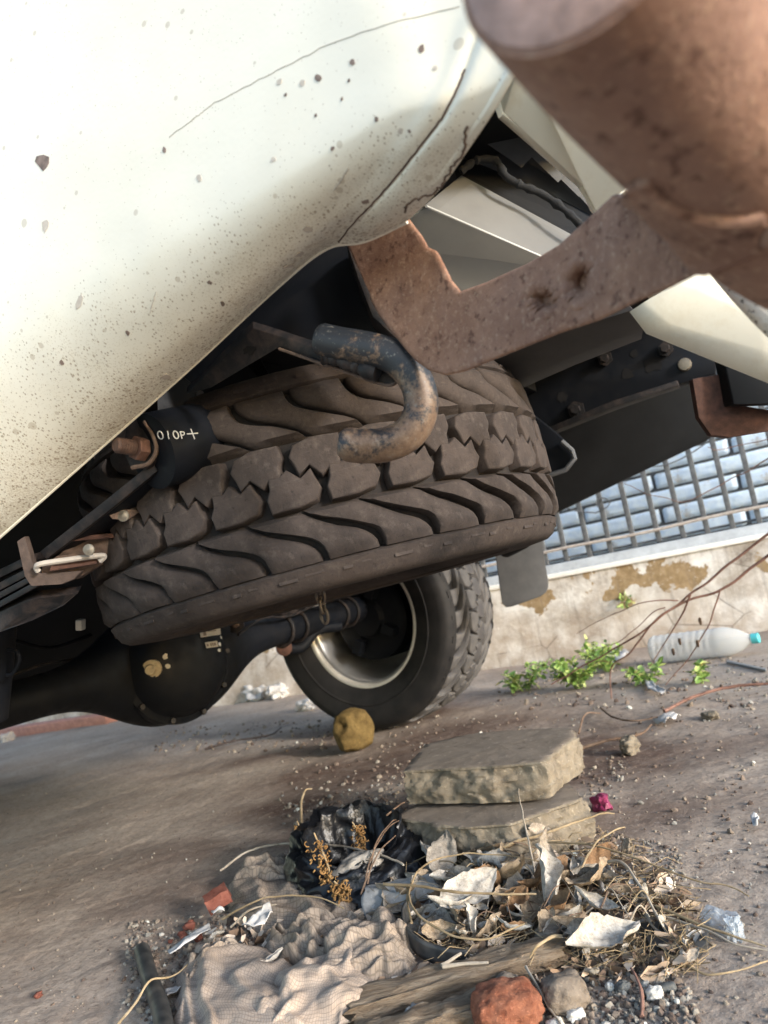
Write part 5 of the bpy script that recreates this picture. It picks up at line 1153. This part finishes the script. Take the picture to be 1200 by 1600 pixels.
scrap('paper_scrap', 'pale flattened husk beside the twig on the dark dirt', [(1020, 1130), (1050, 1120), (1066, 1126), (1040, 1138)], PAPER, 'paper scrap', .015, warp=.012, seed=7)
scrap('paper_scrap', 'pale bark scrap behind the weeds by the bottle', [(925, 1042), (960, 1022), (985, 1028), (960, 1046)], PAPER, 'paper scrap', .02, warp=.02, seed=8)
b = MB(); b.rock(gg(942, 1268) + UP * .012, (.022, .015, .018), 3, .5, 1.3, 3); tag(b.build('wrapper', PINK, None, angle=20), 'crumpled magenta wrapper beside the right end of the slabs', 'wrapper')
for lab, x, y, rx, ry, sd_ in (('clear bluish film ball at the right end of the litter', 1128, 1450, .026, .015, 3), ('flat bluish film tail beside the film ball', 1150, 1462, .018, .010, 8)):
    b = MB(); b.rock(gg(x, y) + UP * .010, (rx, ry, .013), 4, .5, 2.2, sd_); tag(b.build('plastic_film', FILM, None, angle=60), lab, 'plastic film')
# trash along the far wall foot
for k, (x, y, w, lab) in enumerate([(365, 1090, 34, 'bluish white plastic heap at the wall foot beside the axle'), (402, 1088, 40, 'white crumpled plastic at the wall foot behind the axle'), (440, 1084, 34, 'whitish litter at the wall foot next to the tyre'), (478, 1104, 26, 'pale plastic scrap close behind the rear tyre'), (12, 1152, 20, 'white scrap on the ground at the far left')]):
    p = gr(x, y + 6); d = (p - EYE).dot(FW); r = w / FPX * d * .62; b = MB(); b.rock(p + UP * r * .4, (r, r * .6, r * .6), 4, .6, 1.8, 30 + k); tag(b.build('litter_heap', PAPER, None, angle=60), lab, 'litter')

# bottle by the wall
ba_, bb_ = gg(1022, 1036), gg(1180, 1020); bl = (bb_ - ba_).length; bx = (bb_ - ba_).normalized(); R_ = .056
bt = thing('plastic_bottle', 'empty clear plastic bottle with cyan cap lying against the wall', 'bottle', ba_)
pr = [(0, .004), (.030, 0), (.048, .006), (R_, .02)]
for k in range(9): pr += [(R_, .03 + k * .026), (R_ - .0035, .038 + k * .026), (R_, .046 + k * .026)]
pr += [(R_, bl * .72), (R_ * .93, bl * .80), (R_ * .72, bl * .89), (R_ * .40, bl * .96), (.0165, bl * .99), (.0165, bl * 1.02)]
b = MB(); b.lathe(pr, ba_ + UP * R_, bx, 40, close=False); b.build('bottle_body', CLEAR, bt, solid=.0016)
b = MB(); b.lathe([(.0165, 0), (.019, 0), (.019, .024), (.017, .026), (0, .026)], ba_ + UP * R_ + bx * bl * 1.0, bx, 24); b.build('cap', CYAN, bt)
b = MB(); b.box(gg(1165, 1042, .006), ((gg(1215, 1052) - gg(1112, 1028)).normalized(), UP, WN), (.30, .008, .03)); tag(b.build('metal_strip', simple('grey_metal_strip', (.22, .23, .24), .5, .4, .2), None, bevel=.002), 'flat grey strip lying in front of the plastic bottle', 'strip')

# bare branch reaching in from the right, and fallen twigs
br = thing('bare_branch', 'bare reddish branch reaching in low from the right before the wall', 'branch', at(1210, 840, 2.35))
def twig(pts, r, nm='twig', parent=br, mat=TWIG, tp_=.6):
    r *= .72; P_ = spline([at(*p) for p in pts], 8); n = len(P_); P_ = [p + Vector((noise.noise(p * 14), noise.noise(p * 14 + Vector((4, 0, 0))), noise.noise(p * 14 + Vector((0, 4, 0))))) * .006 for p in P_]
    return MB().tube(P_, [r * (1 - tp_ * i / n) for i in range(n)], 7).build(nm, mat, parent)
twig([(1290, 800, 2.2), (1200, 868, 2.3), (1130, 920, 2.35), (1060, 945, 2.4), (1000, 990, 2.45), (930, 1030, 2.55), (860, 1070, 2.62)], .0075, 'stem')
twig([(1260, 795, 2.2), (1180, 850, 2.28), (1110, 905, 2.34), (1070, 936, 2.38), (1020, 975, 2.4), (985, 1020, 2.45), (955, 1045, 2.5), (955, 1100, 2.5)], .0065, 'stem')
twig([(1060, 938, 2.38), (1010, 940, 2.4), (960, 960, 2.5), (900, 990, 2.6)], .003)
twig([(1080, 930, 2.36), (1060, 970, 2.4), (1040, 1000, 2.42), (1015, 1040, 2.45)], .0045)
twig([(1125, 922, 2.3), (1110, 970, 2.32), (1085, 1015, 2.36), (1040, 1070, 2.4)], .0038)
twig([(1040, 950, 2.4), (1020, 960, 2.42), (970, 1000, 2.5), (930, 1015, 2.55)], .003)
twig([(1230, 700, 2.6), (1150, 745, 2.7), (1090, 775, 2.75), (1060, 783, 2.78), (1010, 770, 2.8), (970, 755, 2.85)], .0034)
twig([(1230, 680, 2.6), (1160, 694, 2.7), (1120, 702, 2.72), (1105, 698, 2.72)], .0028)
for (x, y, d) in ((1094, 970, 2.33), (1062, 1002, 2.4), (1052, 1018, 2.42), (1090, 1005, 2.35)):
    b = MB(); b.rock(at(x, y, d), (.006, .004, .013), 2, .4, 2, 3); b.build('withered_leaf', STRAWDARK, br)
stalk('fallen_twig', 'long reddish twig lying on the dirt at the right', [(1040, 1122, .02), (1090, 1104, .03), (1150, 1088, .03), (1230, 1078, .02)], .0048, TWIG, 'twig', taper=.2)
stalk('fallen_twig', 'pale crooked stick beside the angular stone', [(905, 1178, .012), (950, 1168, .02), (1000, 1158, .02), (1020, 1142, .02)], .0045, STRAWDARK, 'twig')
stalk('fallen_twig', 'thin pale stick on the dirt below the weeds', [(940, 1112, .012), (960, 1130, .02), (990, 1136, .02), (1030, 1128, .015)], .0035, STRAWDARK, 'twig')
stalk('fallen_twig', 'thin looping dry stem left of the weeds stick', [(905, 1150, .012), (918, 1130, .03), (940, 1122, .02)], .003, STRAWDARK, 'twig')
stalk('fallen_twig', 'dark crack-like twig on the bright ground under the axle', [(320, 1172, .01), (370, 1162, .015), (420, 1152, .01), (440, 1140, .012)], .005, simple('dark_twig', (.05, .035, .03), .8), 'twig')

# weeds by the wall
def weed(x, y, hpx, npl, lab, sd_, nm='weed', spread=1.0):
    p = gg(x, y); d = (p - EYE).dot(FW); H_ = hpx / FPX * d; rn = random.Random(sd_); t_ = thing(nm, lab, 'weed', p); st, lf = MB(), MB()
    for k in range(npl):
        an = rn.uniform(0, 6.28); ln = rn.uniform(.3, 1) * H_; tip = p + Vector((math.cos(an) * ln * .8 * spread, math.sin(an) * ln * .5, ln * rn.uniform(.5, 1)))
        path = spline([p + Vector((math.cos(an), math.sin(an), 0)) * .01, p.lerp(tip, .5) + UP * ln * .12, tip], 5); st.tube(path, .0016, 5)
        for q in path[3:]:
            for _ in range(2):
                a_ = Vector((rn.gauss(0, 1), rn.gauss(0, 1), rn.gauss(.2, .5))).normalized(); l = rn.uniform(.016, .036); sd = a_.cross(Vector((rn.gauss(0, .4), rn.gauss(0, .4), 1))).normalized(); up_ = sd.cross(a_).normalized()
                c = q + a_ * .004; pts = [c, c + a_ * l * .35 + sd * l * .30 + up_ * .002, c + a_ * l * .75 + sd * l * .24, c + a_ * l + up_ * -.002, c + a_ * l * .75 - sd * l * .24, c + a_ * l * .35 - sd * l * .30 + up_ * .002]
                mid = lf.bm.verts.new(c + a_ * l * .5 - up_ * .003); V = [lf.bm.verts.new(v) for v in pts]
                for i in range(6): lf.bm.faces.new((V[i], V[(i + 1) % 6], mid))
    st.build('stem', WEED, t_); lf.build('foliage', WEED, t_, angle=180)
weed(905, 1075, 80, 26, 'largest bright green weed on the dirt beside the rear tyre', 3, spread=1.1)
weed(820, 1078, 45, 12, 'low yellow green weed nearest to the rear tyre', 5, spread=1.3)
weed(950, 1048, 60, 14, 'green weed growing between the branch twigs', 8)
weed(1010, 1068, 42, 8, 'small weed in front of the plastic bottle base', 12)
weed(1096, 1066, 44, 4, 'single small sprout in front of the plastic bottle', 14, spread=.4)
wq = wl(.62, -.01, .22); 
t_ = thing('weed', 'tiny green weed sprouting from the plaster wall', 'weed', wq); lf = MB(); rn = random.Random(4)
for k in range(40):
    a_ = Vector((rn.gauss(0, 1), rn.gauss(-.5, .6), rn.gauss(.2, .8))).normalized(); c = wq + a_ * rn.uniform(.005, .035); s_ = a_.orthogonal().normalized() * .007
    lf.bm.faces.new([lf.bm.verts.new(v) for v in (c, c + a_ * .01 + s_, c + a_ * .022, c + a_ * .01 - s_)])
lf.build('foliage', WEED, t_, angle=180)

# gravel, fine dry litter: nobody could count these
def scatter(n, poly, rn):
    xs = [p[0] for p in poly]; ys = [p[1] for p in poly]; out = []
    while len(out) < n:
        x, y = rn.uniform(min(xs), max(xs)), rn.uniform(min(ys), max(ys))
        if inside(x, y, poly): out.append((x, y))
    return out
ico = bmesh.new(); bmesh.ops.create_icosphere(ico, subdivisions=1, radius=1.0); IV = np.array([v.co for v in ico.verts]); IF = np.array([[v.index for v in f.verts] for f in ico.faces]); ico.free()
def pebbles(name, regions, seed):
    rn = random.Random(seed); V, Fc, k = [], [], 0
    for (n, poly, lo, hi) in regions:
        for x, y in scatter(n, poly, rn):
            p = gr(x, y); r = math.exp(rn.uniform(math.log(lo), math.log(hi))); p.z = gz(p) + r * .25
            rot = np.array(Matrix.Rotation(rn.uniform(0, 6), 3, Vector((rn.gauss(0, 1), rn.gauss(0, 1), rn.gauss(0, 1))).normalized())); sc_ = np.array([rn.uniform(.7, 1.3), rn.uniform(.7, 1.2), rn.uniform(.5, .9)])
            jit = 1 + RNG.normal(0, .14, (len(IV), 1))
            V.append((IV * jit * sc_ * r) @ rot.T + np.array(p)); Fc.append(IF + k * len(IV)); k += 1
    me = bpy.data.meshes.new(name); me.from_pydata(np.concatenate(V).tolist(), [], np.concatenate(Fc).tolist()); me.update(); o = bpy.data.objects.new(name, me); col.objects.link(o); me.materials.append(GRAVEL); return tag(o, kind='stuff')
pebbles('gravel', [
    (1300, [(840, 1500), (1060, 1500), (1100, 1620), (820, 1640)], .0010, .0058), (700, [(930, 1300), (1060, 1330), (1080, 1420), (900, 1400)], .001, .0045),
    (1000, [(200, 1440), (380, 1420), (420, 1500), (260, 1620), (190, 1560)], .0012, .006), (350, [(560, 1230), (640, 1190), (640, 1290), (470, 1300), (440, 1260)], .0015, .006),
    (500, [(480, 1130), (900, 1110), (1000, 1200), (940, 1260), (640, 1200), (500, 1180)], .0015, .007), (800, [(800, 1080), (1300, 1040), (1300, 1640), (1000, 1640), (930, 1250)], .001, .0042),
    (1200, [(640, 1340), (960, 1320), (1060, 1480), (700, 1520)], .002, .008), (420, [(790, 1040), (1280, 1020), (1280, 1110), (760, 1110)], .002, .010),
    (900, [(-60, 1170), (640, 1150), (620, 1330), (200, 1640), (-60, 1640)], .0006, .0032), (110, [(900, 1130), (1290, 1090), (1290, 1400), (960, 1300)], .002, .007), (120, [(430, 1180), (640, 1190), (620, 1300), (440, 1290)], .003, .009), (250, [(240, 1140), (560, 1120), (560, 1170), (240, 1180)], .003, .010)], 3)
rn = random.Random(21); b = MB()
for x, y in scatter(900, [(590, 1440), (640, 1390), (690, 1335), (960, 1310), (1060, 1390), (1120, 1450), (1100, 1530), (960, 1520), (700, 1530)], rn):
    p = gg(x, y, rn.uniform(.001, .022)); a_ = Vector((rn.gauss(0, 1), rn.gauss(0, 1), rn.gauss(0, .35))).normalized(); l = rn.uniform(.012, .07); bend = Vector((rn.gauss(0, 1), rn.gauss(0, 1), abs(rn.gauss(0, .6)))) * l * .18
    b.tube([p - a_ * l / 2, p + bend, p + a_ * l / 2], rn.uniform(.0003, .0008), 3, cap=False)
tag(b.build('dry_grass_litter', STRAW, None, angle=180), kind='stuff')
b = MB()
for x, y in scatter(1300, [(330, 1440), (590, 1440), (640, 1390), (690, 1335), (960, 1310), (1060, 1390), (1100, 1450), (1080, 1530), (960, 1540), (700, 1540), (300, 1560)], rn):
    p = gg(x, y, rn.uniform(.001, .014)); a_ = Vector((rn.gauss(0, 1), rn.gauss(0, 1), rn.gauss(0, .5))).normalized(); s_ = a_.orthogonal().normalized(); s_ = Matrix.Rotation(rn.uniform(0, 6), 3, a_) @ s_; n_v = a_.cross(s_); l = rn.uniform(.004, .016); w = l * rn.uniform(.25, .6)
    q = [p - a_ * l - s_ * w * .4, p - s_ * w + n_v * w * .4, p + a_ * l - s_ * w * .3, p + a_ * l * .9 + s_ * w * .5, p + s_ * w + n_v * w * .5, p - a_ * l * .8 + s_ * w * .4]; V = [b.bm.verts.new(v) for v in q]
    b.bm.faces.new((V[0], V[1], V[4], V[5])); b.bm.faces.new((V[1], V[2], V[3], V[4]))
lm = b.build('leaf_litter', None, None, angle=180); a = M('leaf_shreds', .85, 0, .2); g_ = a.n('ShaderNodeNewGeometry'); a.color(a.ramp(g_.outputs['Random Per Island'], ((0, (0.12, 0.078, 0.054)), (.4, (0.264, 0.18, 0.12)), (.7, (0.456, 0.348, 0.252)), (1, (0.672, 0.588, 0.492))))); lm.data.materials.append(a.m); tag(lm, kind='stuff')
